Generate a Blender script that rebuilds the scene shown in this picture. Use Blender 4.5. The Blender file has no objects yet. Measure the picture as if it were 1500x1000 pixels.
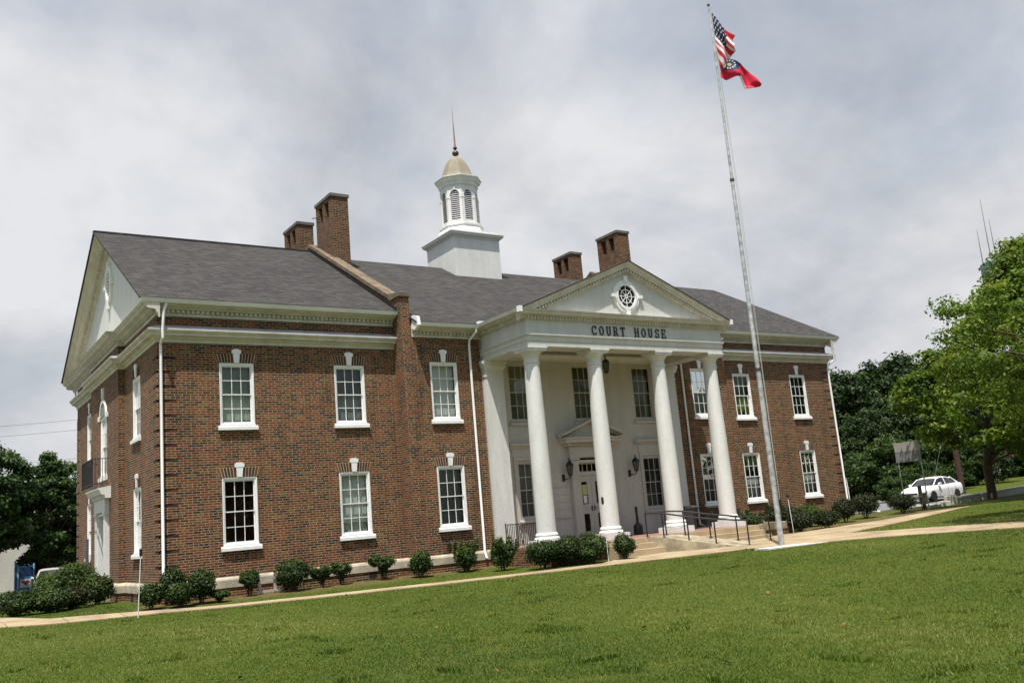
import bpy, bmesh, math, random
import numpy as np
from mathutils import Vector, Matrix
random.seed(7); rng = np.random.default_rng(11)
C = bpy.context.scene.collection
R_ = math.radians

# ------------------------------------------------------------------ materials
def newmat(name):
    m = bpy.data.materials.new(name); m.use_nodes = True
    nt = m.node_tree; b = nt.nodes['Principled BSDF']
    return m, nt, b
def N(nt, t, **kw):
    n = nt.nodes.new(t)
    for k, v in kw.items():
        if k in n.inputs.keys(): n.inputs[k].default_value = v
        else: setattr(n, k, v)
    return n
def ramp(nt, fac, stops, interp='LINEAR'):
    r = nt.nodes.new('ShaderNodeValToRGB'); cr = r.color_ramp; cr.interpolation = interp
    while len(cr.elements) < len(stops): cr.elements.new(.5)
    for e, (p, c) in zip(cr.elements, stops):
        e.position = p; e.color = (c[0], c[1], c[2], 1)
    nt.links.new(fac, r.inputs[0]); return r.outputs[0]
def mix(nt, fac, a, b, mode='MIX'):
    m = nt.nodes.new('ShaderNodeMix'); m.data_type = 'RGBA'; m.blend_type = mode
    for s, v in ((0, fac), (6, a), (7, b)):
        if hasattr(v, 'is_linked') or hasattr(v, 'links'): nt.links.new(v, m.inputs[s])
        elif isinstance(v, (int, float)): m.inputs[s].default_value = v
        else: m.inputs[s].default_value = (v[0], v[1], v[2], 1)
    return m.outputs[2]
def mth(nt, op, a, b=None, c=None, clamp=False):
    m = nt.nodes.new('ShaderNodeMath'); m.operation = op; m.use_clamp = clamp
    for i, v in enumerate((a, b, c)):
        if v is None: continue
        if isinstance(v, (int, float)): m.inputs[i].default_value = v
        else: nt.links.new(v, m.inputs[i])
    return m.outputs[0]
def noise(nt, scale, detail=4, rough=.55, vec=None):
    n = N(nt, 'ShaderNodeTexNoise', Scale=scale, Detail=detail, Roughness=rough)
    if vec is None:
        g = nt.nodes.new('ShaderNodeNewGeometry'); vec = g.outputs['Position']
    nt.links.new(vec, n.inputs['Vector']); return n.outputs['Fac']
def wallvec(nt, roof=False):
    """(horizontal, vertical) surface coordinates from position and true normal"""
    g = nt.nodes.new('ShaderNodeNewGeometry')
    p = nt.nodes.new('ShaderNodeSeparateXYZ'); nt.links.new(g.outputs['Position'], p.inputs[0])
    n = nt.nodes.new('ShaderNodeSeparateXYZ'); nt.links.new(g.outputs['True Normal'], n.inputs[0])
    ax = mth(nt, 'GREATER_THAN', mth(nt, 'ABSOLUTE', n.outputs[0]), mth(nt, 'ABSOLUTE', n.outputs[1]))
    h = mth(nt, 'ADD', mth(nt, 'MULTIPLY', p.outputs[1], ax), mth(nt, 'MULTIPLY', p.outputs[0], mth(nt, 'SUBTRACT', 1, ax)))
    c = nt.nodes.new('ShaderNodeCombineXYZ'); nt.links.new(h, c.inputs[0])
    v = p.outputs[2]
    if roof: v = mth(nt, 'MULTIPLY', p.outputs[2], 1.95)
    nt.links.new(v, c.inputs[1]); return c.outputs[0]
def bump(nt, b, h, strength, dist=.02):
    bp = N(nt, 'ShaderNodeBump', Strength=strength, Distance=dist)
    nt.links.new(h, bp.inputs['Height']); nt.links.new(bp.outputs[0], b.inputs['Normal'])

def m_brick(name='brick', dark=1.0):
    m, nt, b = newmat(name)
    v = wallvec(nt)
    t = nt.nodes.new('ShaderNodeTexBrick'); t.offset = .5; t.squash = .62; t.squash_frequency = 6
    for k, x in (('Color1', (0, 0, 0, 1)), ('Color2', (1, 1, 1, 1)), ('Mortar', (.5, .5, .5, 1)), ('Scale', 1), ('Mortar Size', .0092), ('Mortar Smooth', .1), ('Brick Width', .272), ('Row Height', .083)):
        t.inputs[k].default_value = x
    nt.links.new(v, t.inputs['Vector'])
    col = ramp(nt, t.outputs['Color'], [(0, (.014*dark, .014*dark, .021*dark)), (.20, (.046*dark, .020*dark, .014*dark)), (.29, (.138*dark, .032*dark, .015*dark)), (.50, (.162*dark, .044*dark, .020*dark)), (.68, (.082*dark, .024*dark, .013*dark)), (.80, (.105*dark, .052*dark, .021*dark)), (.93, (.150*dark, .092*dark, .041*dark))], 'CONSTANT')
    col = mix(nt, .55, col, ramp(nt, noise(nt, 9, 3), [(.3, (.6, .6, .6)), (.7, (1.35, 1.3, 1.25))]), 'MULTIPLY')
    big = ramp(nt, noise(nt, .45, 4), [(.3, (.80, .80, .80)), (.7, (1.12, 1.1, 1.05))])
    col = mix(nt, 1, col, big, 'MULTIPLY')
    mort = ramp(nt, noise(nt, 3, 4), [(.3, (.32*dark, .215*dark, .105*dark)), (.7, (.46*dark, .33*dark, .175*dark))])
    fin = mix(nt, t.outputs['Fac'], col, mort)
    # old water stains and soot: patches and vertical runs
    gm = nt.nodes.new('ShaderNodeNewGeometry'); mp = nt.nodes.new('ShaderNodeMapping'); mp.inputs['Scale'].default_value = (2.2, 2.2, .28); nt.links.new(gm.outputs['Position'], mp.inputs[0])
    fin = mix(nt, 1, fin, ramp(nt, noise(nt, 1.0, 7, .65, mp.outputs[0]), [(.30, (.62, .60, .60)), (.46, (.97, .97, .97)), (.70, (1.10, 1.10, 1.10))]), 'MULTIPLY')
    nt.links.new(fin, b.inputs['Base Color']); b.inputs['Roughness'].default_value = .9
    bump(nt, b, mth(nt, 'SUBTRACT', 1, t.outputs['Fac']), .6, .008)
    return m
def m_plain(name, col, rough=.6, var=.15, scale=4, bumpv=0, metal=0, spec=None):
    m, nt, b = newmat(name)
    lo = tuple(c * (1 - var) for c in col); hi = tuple(min(1, c * (1 + var)) for c in col)
    nt.links.new(ramp(nt, noise(nt, scale, 6, .6), [(.3, lo), (.7, hi)]), b.inputs['Base Color'])
    b.inputs['Roughness'].default_value = rough; b.inputs['Metallic'].default_value = metal
    if bumpv: bump(nt, b, noise(nt, scale * 8, 4), bumpv, .01)
    return m
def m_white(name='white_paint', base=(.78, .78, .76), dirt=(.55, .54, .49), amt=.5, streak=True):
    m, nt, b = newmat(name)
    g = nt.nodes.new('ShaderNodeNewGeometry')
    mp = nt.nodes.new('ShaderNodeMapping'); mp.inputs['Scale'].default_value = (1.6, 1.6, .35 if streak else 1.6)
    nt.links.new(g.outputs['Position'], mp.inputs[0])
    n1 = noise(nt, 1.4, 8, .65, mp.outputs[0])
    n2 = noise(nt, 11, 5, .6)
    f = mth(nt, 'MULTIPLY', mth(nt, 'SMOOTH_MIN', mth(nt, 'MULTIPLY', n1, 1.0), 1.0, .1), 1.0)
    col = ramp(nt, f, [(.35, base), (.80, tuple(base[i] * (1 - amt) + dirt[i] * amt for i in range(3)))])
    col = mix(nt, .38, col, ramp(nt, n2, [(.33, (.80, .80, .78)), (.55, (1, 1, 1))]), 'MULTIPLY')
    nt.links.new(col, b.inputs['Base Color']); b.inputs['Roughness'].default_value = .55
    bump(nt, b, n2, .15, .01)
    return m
def m_shingle():
    m, nt, b = newmat('shingle')
    v = wallvec(nt, True)
    t = nt.nodes.new('ShaderNodeTexBrick'); t.offset = .37; t.squash = 1
    for k, x in (('Color1', (0, 0, 0, 1)), ('Color2', (1, 1, 1, 1)), ('Mortar', (.2, .2, .2, 1)), ('Scale', 1), ('Mortar Size', .016), ('Mortar Smooth', .4), ('Brick Width', .33), ('Row Height', .155)):
        t.inputs[k].default_value = x
    nt.links.new(v, t.inputs['Vector'])
    col = ramp(nt, t.outputs['Color'], [(0, (.025, .0235, .023)), (.5, (.040, .0375, .036)), (1, (.062, .057, .053))])
    col = mix(nt, mth(nt, 'MULTIPLY', t.outputs['Fac'], .85), col, (.018, .016, .016))
    st = ramp(nt, noise(nt, .35, 6, .65), [(.3, (.80, .80, .81)), (.62, (1.05, 1.04, 1.03))])
    col = mix(nt, 1, col, st, 'MULTIPLY')
    col = mix(nt, .6, col, ramp(nt, noise(nt, 40, 3), [(.3, (.75, .75, .75)), (.7, (1.25, 1.25, 1.25))]), 'MULTIPLY')
    nt.links.new(col, b.inputs['Base Color']); b.inputs['Roughness'].default_value = .95
    bump(nt, b, mth(nt, 'SUBTRACT', 1, t.outputs['Fac']), .5, .01)
    return m
def m_glass():
    m = bpy.data.materials.new('window_glass'); m.use_nodes = True; nt = m.node_tree
    for n in list(nt.nodes): nt.nodes.remove(n)
    o = nt.nodes.new('ShaderNodeOutputMaterial'); mx = nt.nodes.new('ShaderNodeMixShader')
    f = N(nt, 'ShaderNodeFresnel', IOR=1.5)
    tr = nt.nodes.new('ShaderNodeBsdfTransparent'); tr.inputs[0].default_value = (.80, .84, .82, 1)
    gl = nt.nodes.new('ShaderNodeBsdfGlossy'); gl.inputs['Roughness'].default_value = .03
    g = noise(nt, 1.7, 2); bp = N(nt, 'ShaderNodeBump', Strength=.12, Distance=.05); nt.links.new(g, bp.inputs['Height'])
    nt.links.new(bp.outputs[0], gl.inputs['Normal'])
    nt.links.new(f.outputs[0], mx.inputs[0]); nt.links.new(tr.outputs[0], mx.inputs[1]); nt.links.new(gl.outputs[0], mx.inputs[2])
    nt.links.new(mx.outputs[0], o.inputs[0]); return m
def m_leaf(name, c1, c2, c3, trans=.35):
    m = bpy.data.materials.new(name); m.use_nodes = True; nt = m.node_tree
    for n in list(nt.nodes): nt.nodes.remove(n)
    o = nt.nodes.new('ShaderNodeOutputMaterial'); mx = nt.nodes.new('ShaderNodeMixShader')
    a = nt.nodes.new('ShaderNodeAttribute'); a.attribute_name = 'tint'
    col = ramp(nt, a.outputs['Fac'], [(0, c1), (.55, c2), (1, c3)])
    d = nt.nodes.new('ShaderNodeBsdfPrincipled'); d.inputs['Roughness'].default_value = .55
    d.inputs['Specular IOR Level'].default_value = .3
    t = nt.nodes.new('ShaderNodeBsdfTranslucent')
    nt.links.new(col, d.inputs['Base Color'])
    nt.links.new(mix(nt, 1, col, (1.1, 1.25, .6), 'MULTIPLY'), t.inputs[0])
    mx.inputs[0].default_value = trans
    nt.links.new(d.outputs[0], mx.inputs[1]); nt.links.new(t.outputs[0], mx.inputs[2]); nt.links.new(mx.outputs[0], o.inputs[0])
    return m
def m_bands(name, cols, period):
    """thin vertical folds of a curtain: fold shading put into the colour as small bands"""
    m, nt, b = newmat(name)
    w = N(nt, 'ShaderNodeTexWave', Scale=period, Distortion=.35, Detail=1.0); g = nt.nodes.new('ShaderNodeNewGeometry')
    w.bands_direction = 'X'
    nt.links.new(g.outputs['Position'], w.inputs['Vector'])
    nt.links.new(ramp(nt, w.outputs['Fac'], [(0, cols[0]), (1, cols[1])]), b.inputs['Base Color']); b.inputs['Roughness'].default_value = .9
    return m

BR = m_brick('brick', .92); BRC = m_brick('chimney_brick', .70); WH = m_white(); ST = m_white('stucco', (.72, .72, .70), (.48, .48, .44), .6); STE = m_white('shaded_entablature_stucco', (.62, .62, .585), (.42, .42, .37), .6); STW = m_white('porch_wall_stucco', (.55, .53, .475), (.36, .34, .29), .6)  # STE: darker copy of the stucco, shade under the cornice put into its colour
TRIM = m_white('cream_trim', (.66, .63, .55), (.36, .33, .26), .75)
GUT = m_plain('gutter_metal', (.78, .78, .73), .45, .08, 2)
FLASH = m_white('flashing', (.50, .51, .54), (.30, .30, .32), .9)
WFR = m_plain('window_paint', (.82, .82, .81), .45, .05, 5)
SHIN = m_shingle(); GLASS = m_glass()
STONE = m_plain('limestone', (.45, .40, .31), .85, .3, 2.2, .3)
STONE2 = m_plain('weathered_coping', (.150, .112, .072), .9, .45, 2.5, .4)
CAP = m_plain('chimney_cap', (.12, .11, .095), .9, .3, 3, .4)
CONC = m_plain('tan_concrete', (.40, .315, .20), .9, .16, 1.6, .25)
CONC2 = m_plain('stained_concrete', (.30, .255, .175), .9, .45, 2.4, .35)
DKR = m_plain('quoin_brick', (.040, .014, .009), .9, .35, 12)
BLK = m_plain('black_iron', (.014, .014, .015), .45, .2, 6)
DARKV = m_plain('dark_void', (.012, .011, .011), .9, .2, 3)
LETT = m_plain('letter_black', (.016, .017, .017), .4, .1, 5)
GOLD = m_plain('dome_tan', (.25, .215, .155), .75, .18, 1.5)
BRONZE = m_plain('finial_bronze', (.10, .075, .05), .4, .2, 4, 0, .4)
SPIRE = m_plain('spire_metal', (.33, .25, .21), .4, .2, 4, 0, .5)
BL_L = m_bands('blind_light', ((.36, .40, .32), (.43, .47, .385)), 5)
BL_M = m_bands('blind_mid', ((.17, .175, .165), (.215, .225, .21)), 5)
BL_W = m_bands('blind_white', ((.50, .52, .48), (.60, .62, .575)), 6)
BL_D = m_bands('blind_dark', ((.05, .053, .05), (.075, .08, .072)), 5)
BL_O = m_bands('blind_olive', ((.23, .215, .15), (.28, .265, .19)), 5)
ROOMB = m_plain('room_wall_brown', (.20, .075, .035), .9, .5, 1.3)
STEEL = m_plain('pole_metal', (.44, .45, .45), .5, .45, 5, 0, .25)
BRICKP = m_plain('porch_paver', (.24, .13, .10), .85, .2, 6)
BARK = m_plain('bark', (.075, .052, .036), .95, .35, 3, .5)
DOORP = m_plain('door_paint', (.50, .47, .43), .5, .06, 3)

# ------------------------------------------------------------------ mesh builder
class MB:
    def __init__(s): s.v = []; s.f = []; s.M = None
    def add(s, vs, fs):
        b = len(s.v)
        if s.M is not None: vs = [tuple(s.M @ Vector(p)) for p in vs]
        s.v += [tuple(p) for p in vs]; s.f += [tuple(b + i for i in f) for f in fs]; return s
    def box(s, x0, x1, y0, y1, z0, z1):
        if x0 > x1: x0, x1 = x1, x0
        if y0 > y1: y0, y1 = y1, y0
        if z0 > z1: z0, z1 = z1, z0
        return s.add([(x0,y0,z0),(x1,y0,z0),(x1,y1,z0),(x0,y1,z0),(x0,y0,z1),(x1,y0,z1),(x1,y1,z1),(x0,y1,z1)],
                     [(0,3,2,1),(4,5,6,7),(0,1,5,4),(1,2,6,5),(2,3,7,6),(3,0,4,7)])
    def quad(s, a, b, c, d): return s.add([a, b, c, d], [(0, 1, 2, 3)])
    def prism(s, poly, fn0, fn1):
        n = len(poly); vs = [fn0(p) for p in poly] + [fn1(p) for p in poly]
        return s.add(vs, [tuple(range(n))[::-1], tuple(range(n, 2*n))] + [(i, (i+1) % n, n+(i+1) % n, n+i) for i in range(n)])
    def xzprism(s, poly, y0, y1): return s.prism(poly, lambda p: (p[0], y0, p[1]), lambda p: (p[0], y1, p[1]))
    def yzprism(s, poly, x0, x1): return s.prism(poly, lambda p: (x0, p[0], p[1]), lambda p: (x1, p[0], p[1]))
    def xyprism(s, poly, z0, z1): return s.prism(poly, lambda p: (p[0], p[1], z0), lambda p: (p[0], p[1], z1))
    def lathe(s, prof, c=(0, 0), n=24, ph=0.):
        vs = []; fs = []
        for r, z in prof:
            for i in range(n):
                a = ph + 2*math.pi*i/n; vs.append((c[0]+r*math.cos(a), c[1]+r*math.sin(a), z))
        for j in range(len(prof)-1):
            for i in range(n):
                fs.append((j*n+i, j*n+(i+1) % n, (j+1)*n+(i+1) % n, (j+1)*n+i))
        fs.append(tuple(range(n))[::-1]); fs.append(tuple((len(prof)-1)*n+i for i in range(n)))
        return s.add(vs, fs)
    def tube(s, pts, r, n=8):
        pts = [Vector(p) for p in pts]; rs = r if isinstance(r, (list, tuple)) else [r]*len(pts)
        vs = []; fs = []; ref = None
        for i, p in enumerate(pts):
            d = (pts[min(i+1, len(pts)-1)] - pts[max(i-1, 0)]).normalized()
            if ref is None: ref = Vector((0, 0, 1)) if abs(d.z) < .9 else Vector((1, 0, 0))
            a = d.cross(ref).normalized(); bb = a.cross(d).normalized(); ref = bb
            for k in range(n):
                t = 2*math.pi*k/n; vs.append(p + rs[i]*(math.cos(t)*a + math.sin(t)*bb))
        for i in range(len(pts)-1):
            for k in range(n): fs.append((i*n+k, i*n+(k+1) % n, (i+1)*n+(k+1) % n, (i+1)*n+k))
        fs.append(tuple(range(n))[::-1]); fs.append(tuple((len(pts)-1)*n+k for k in range(n)))
        return s.add(vs, fs)
    def sweep(s, path, prof, side=-1):
        """closed profile (out,z) along a horizontal polyline, mitred; out = right of travel * -side"""
        P = [Vector((p[0], p[1])) for p in path]; n = len(prof); vs = []; fs = []
        for i, p in enumerate(P):
            ns = []
            if i > 0: d = (P[i]-P[i-1]).normalized(); ns.append(Vector((d.y, -d.x))*-side)
            if i < len(P)-1: d = (P[i+1]-P[i]).normalized(); ns.append(Vector((d.y, -d.x))*-side)
            m = ns[0] if len(ns) == 1 else (ns[0]+ns[1])/(1+ns[0].dot(ns[1]))
            for o, z in prof: q = p + m*o; vs.append((q.x, q.y, z))
        for i in range(len(P)-1):
            for k in range(n): fs.append((i*n+k, i*n+(k+1) % n, (i+1)*n+(k+1) % n, (i+1)*n+k))
        fs.append(tuple(range(n))[::-1]); fs.append(tuple((len(P)-1)*n+k for k in range(n)))
        return s.add(vs, fs)
    def dent(s, a, b, o0, o1, z0, z1, step, w, side=-1):
        a = Vector((a[0], a[1])); b = Vector((b[0], b[1])); L = (b-a).length; d = (b-a)/L; nn = Vector((d.y, -d.x))*-side
        for i in range(int(L/step)):
            t = (i+.5)*step; c = a + d*t
            q = [c - d*w/2 + nn*o0, c + d*w/2 + nn*o0, c + d*w/2 + nn*o1, c - d*w/2 + nn*o1]
            s.xyprism([(v.x, v.y) for v in q], z0, z1)
        return s
    def rake(s, p0, p1, out, prof):
        """profile (out,z-offset) along a sloping segment, sheared vertically so apex and eave mitre"""
        p0, p1, out = Vector(p0), Vector(p1), Vector(out); n = len(prof)
        vs = [p0 + out*o + Vector((0, 0, z)) for o, z in prof] + [p1 + out*o + Vector((0, 0, z)) for o, z in prof]
        return s.add(vs, [tuple(range(n))[::-1], tuple(range(n, 2*n))] + [(i, (i+1) % n, n+(i+1) % n, n+i) for i in range(n)])
    def build(s, name, mat, parent=None, smooth=False, bevel=0):
        me = bpy.data.meshes.new(name); me.from_pydata(s.v, [], s.f)
        bm = bmesh.new(); bm.from_mesh(me); bmesh.ops.recalc_face_normals(bm, faces=bm.faces); bm.to_mesh(me); bm.free()
        me.materials.append(mat); o = bpy.data.objects.new(name, me); C.objects.link(o)
        if smooth:
            for p in me.polygons: p.use_smooth = True
            me.set_sharp_from_angle(angle=R_(38))
        if bevel:
            b = o.modifiers.new('b', 'BEVEL'); b.width = bevel; b.segments = 2; b.limit_method = 'ANGLE'
        if parent: o.parent = parent
        return o
def thing(name, label, cat, loc=(0, 0, 0), rz=0, group=None):
    o = bpy.data.objects.new(name, None); C.objects.link(o); o.location = loc; o.rotation_euler = (0, 0, rz)
    o.empty_display_size = .3; return tag(o, label, cat, group)
def tag(o, label, cat, group=None):
    o['label'] = label; o['category'] = cat
    if group: o['group'] = group
    return o
def struct(o): o['kind'] = 'structure'; return o

# ------------------------------------------------------------------ ground heights
GX = [-1e3, 4, 9, 16, 22, 30, 38, 46, 75, 120, 1e3]; GZ = [-.36, -.36, -.33, -.26, -.17, 0, .25, .4, 1.4, 1.9, 1.9]
def g(x, y=0):
    z = float(np.interp(x, GX, GZ))
    if x < 30:
        t = min(1, max(0, (y + 2.6)/2.2)); z += .10*t*t*(3-2*t) * min(1, max(0, (30-x)/6))
    if y < -12: z += .12*min(1, (-12-y)/10)*math.sin(x*.21+y*.13) * .5
    return z

# ------------------------------------------------------------------ courthouse
XC = 17.714; XR = 35.43; D = 16.32
HS = thing('courthouse', 'long two storey red brick court house with white columned portico and cupola', 'courthouse')
PX0, PX1 = 8.93, 26.50        # outer faces of the projecting middle
YM = -.776
def wall(u0, u1, z0, z1, holes, fn, depth=.2, name='brick_wall', mat=BR):
    """fn(u, d, z): d = depth behind the face"""
    us = sorted({u0, u1} | {h[0] for h in holes} | {h[1] for h in holes}); zs = sorted({z0, z1} | {h[2] for h in holes} | {h[3] for h in holes})
    mb = MB()
    for i in range(len(us)-1):
        for j in range(len(zs)-1):
            cu, cz = (us[i]+us[i+1])/2, (zs[j]+zs[j+1])/2
            if any(h[0] < cu < h[1] and h[2] < cz < h[3] for h in holes): continue
            mb.quad(fn(us[i], 0, zs[j]), fn(us[i+1], 0, zs[j]), fn(us[i+1], 0, zs[j+1]), fn(us[i], 0, zs[j+1]))
            mb.quad(fn(us[i], depth, zs[j]), fn(us[i+1], depth, zs[j]), fn(us[i+1], depth, zs[j+1]), fn(us[i], depth, zs[j+1]))
    for h in holes:
        a, b, c, d = h
        for p, q in (((a, c), (b, c)), ((b, c), (b, d)), ((b, d), (a, d)), ((a, d), (a, c))):
            mb.quad(fn(p[0], 0, p[1]), fn(q[0], 0, q[1]), fn(q[0], depth, q[1]), fn(p[0], depth, p[1]))
    me = bpy.data.meshes.new(name); me.from_pydata(mb.v, [], mb.f); me.materials.append(mat)
    o = bpy.data.objects.new(name, me); C.objects.link(o); o.parent = HS; return o

WW = 1.232; ZL0, ZL1 = 1.40, 3.73; ZU0, ZU1 = 5.52, 7.75
X1, X2, X3 = 2.699, 6.998, 10.683
def hole(x, up, w=WW, dz=0): return (x-w/2, x+w/2, ZU0, ZU1+dz) if up else (x-w/2, x+w/2, ZL0, ZL1)
ZB = -.7
fy = lambda Y: (lambda u, d, z: (u, Y+d, z))
wall(0, PX0, ZB, 9.7, [hole(x, u) for x in (X1, X2) for u in (0, 1)], fy(0))
wall(PX1, XR, ZB, 9.7, [hole(2*XC-x, u) for x in (X1, X2) for u in (0, 1)], fy(0))
AX0, AX1 = 12.44, 22.99
wall(PX0, AX0, ZB, 9.3, [hole(X3, 0), hole(X3, 1, dz=.06)], fy(YM))
wall(AX1, PX1, ZB, 9.3, [hole(2*XC-X3, 0), hole(2*XC-X3, 1, dz=.06)], fy(YM))
# left side wall with its slightly projecting bay
B0, B1, BXX = 5.25, 11.07, -.25
W1Y, W2Y = 3.22, 12.95
fx = lambda X, s=1: (lambda u, d, z: (X+s*d, u, z))
wall(0, B0, ZB, 9.7, [hole(W1Y, 0), hole(W1Y, 1)], fx(0))
wall(B1, D, ZB, 9.7, [hole(W2Y, 0), hole(W2Y, 1)], fx(0))
CY = 8.16
wall(B0, B1, ZB, 9.7, [(CY-.75, CY+.75, .12, 3.1), (CY-.65, CY+.65, 4.55, 7.0)], fx(BXX))
for ya, yb_ in ((B0, B0+.15), (B1-.15, B1)): MB().box(BXX+.001, .2, ya, yb_, ZB, 9.7).build('brick_wall', BR, HS)
# other sides
MB().box(XR-.2, XR, .2, D, ZB, 9.7).build('brick_wall', BR, HS); MB().box(.2, XR-.2, D-.2, D, ZB, 9.7).build('brick_wall', BR, HS)
for xa, xb in ((PX0, PX0+.19), (PX1-.19, PX1)): MB().box(xa, xb, YM+.002, 0, ZB, 9.3).build('brick_wall', BR, HS)
MB().box(.3, XR-.3, .3, D-.3, -.3, -.2).build('floor_slab', CONC2, HS)
MB().box(.2, XR-.2, 2.2, 2.3, -.2, 9.5).build('partition_wall', ROOMB, HS)
MB().box(.35, XR-.35, .25, 2.2, 4.25, 4.4).build('upper_floor_slab', CONC2, HS)

# plain bands of the brick base below the stone course, and the stone water table
WT = [(0, .05), (.09, .05), (.09, .30), (.06, .36), (.02, .40), (0, .40)]
WB = [(0, ZB), (.055, ZB), (.055, .046), (0, .046)]
pL = [(PX0, 0), (0, 0), (0, B0), (BXX, B0), (BXX, B1), (0, B1), (0, D)]
pR = [(PX1, 0), (XR, 0), (XR, D)]
pML = [(AX0, YM), (PX0, YM), (PX0, 0-.0)]; pMR = [(AX1, YM), (PX1, YM), (PX1, -.0)]
for p, s in ((pL, 1), (pML, 1), (pR, -1), (pMR, -1)):
    MB().sweep(p, WT, s).build('water_table', STONE, HS)
    MB().sweep(p, WB, s).build('brick_base', BR, HS)
MB().box(-.062, -.0, 3.75, 4.15, -.30, .02).build('crawl_vent', DARKV, HS)
MB().box(7.35, 7.65, -.062, 0, -.15, .0).build('crawl_vent', DARKV, HS)

# cornices
EAV = [(0, 9.34), (.05, 9.34), (.05, 9.44), (.04, 9.45), (.04, 9.545), (.16, 9.56), (.22, 9.61), (.40, 9.63), (.40, 9.70), (.46, 9.73), (.52, 9.80), (.30, 9.83), (0, 9.81)]
MIDC = [(0, 8.42), (.045, 8.42), (.045, 8.52), (.09, 8.54), (.12, 8.60), (.27, 8.63), (.27, 8.70), (.33, 8.74), (.37, 8.80), (.36, 8.815), (0, 8.815)]
MIDF = [(0, 8.82), (.365, 8.82), (.365, 8.835), (0, 9.02)]
GUTP = [(.40, 9.69), (.52, 9.70), (.56, 9.80), (.57, 9.83), (.545, 9.83), (.53, 9.79), (.50, 9.73), (.41, 9.71)]
def cornice(path, s, prof, dz=0, dent=None, name='cornice', mat=TRIM):
    mb = MB().sweep(path, [(o, z+dz) for o, z in prof], s)
    if dent:
        for a, b in zip(path[:-1], path[1:]): mb.dent(a, b, dent[0], dent[1], dent[2]+dz, dent[3]+dz, .17, .095, s)
    return mb.build(name, mat, HS)
DT = (.038, .15, 9.452, 9.54)
cornice(pL, 1, EAV, 0, DT); cornice(pL, 1, MIDC, 0, None, 'belt_cornice'); cornice(pL, 1, MIDF, 0, None, 'belt_flashing', FLASH)
cornice(pR, -1, EAV, 0, DT); cornice(pR, -1, MIDC, 0, None, 'belt_cornice'); cornice(pR, -1, MIDF, 0, None, 'belt_flashing', FLASH)
DZM = 9.25-9.81
cornice([(AX0+.05, YM), (9.36, YM)], 1, EAV, DZM, DT); cornice([(AX1-.05, YM), (26.07, YM)], -1, EAV, DZM, DT)
for a, b, Y, dz in ((-.62, PX0-.005, 0, 0), (PX1+.005, XR+.62, 0, 0), (9.36, 12.20, YM, DZM), (23.22, 26.07, YM, DZM)):
    MB().sweep([(b, Y), (a, Y)], [(o+.03, z+dz) for o, z in GUTP], 1).build('gutter', GUT, HS)
# ---- roofs
ZR, ZRM = 14.83, 14.60
def slab(mb, pts, t=.07):
    n = len(pts); mb.add([p for p in pts] + [(p[0], p[1], p[2]-t) for p in pts], [tuple(range(n)), tuple(range(n, 2*n))[::-1]] + [(i, (i+1) % n, n+(i+1) % n, n+i) for i in range(n)])
def gable_roof(x0, x1, ye, ze, zr):
    for s in (0, 1):
        Y = ye if s == 0 else D-ye
        mb = MB(); slab(mb, [(x0, Y, ze), (x1, Y, ze), (x1, CY, zr), (x0, CY, zr)]); mb.build('roof', SHIN, HS)
gable_roof(-.66, PX0+.02, -.53, 9.87, ZR); gable_roof(PX1-.02, XR+.64, -.53, 9.87, ZR-.1)
gable_roof(9.30, 26.12, YM-.53, 9.31, ZRM)
MB().box(-.66, PX0, CY-.12, CY+.12, ZR-.05, ZR+.03).build('ridge_cap', SHIN, HS)
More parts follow.
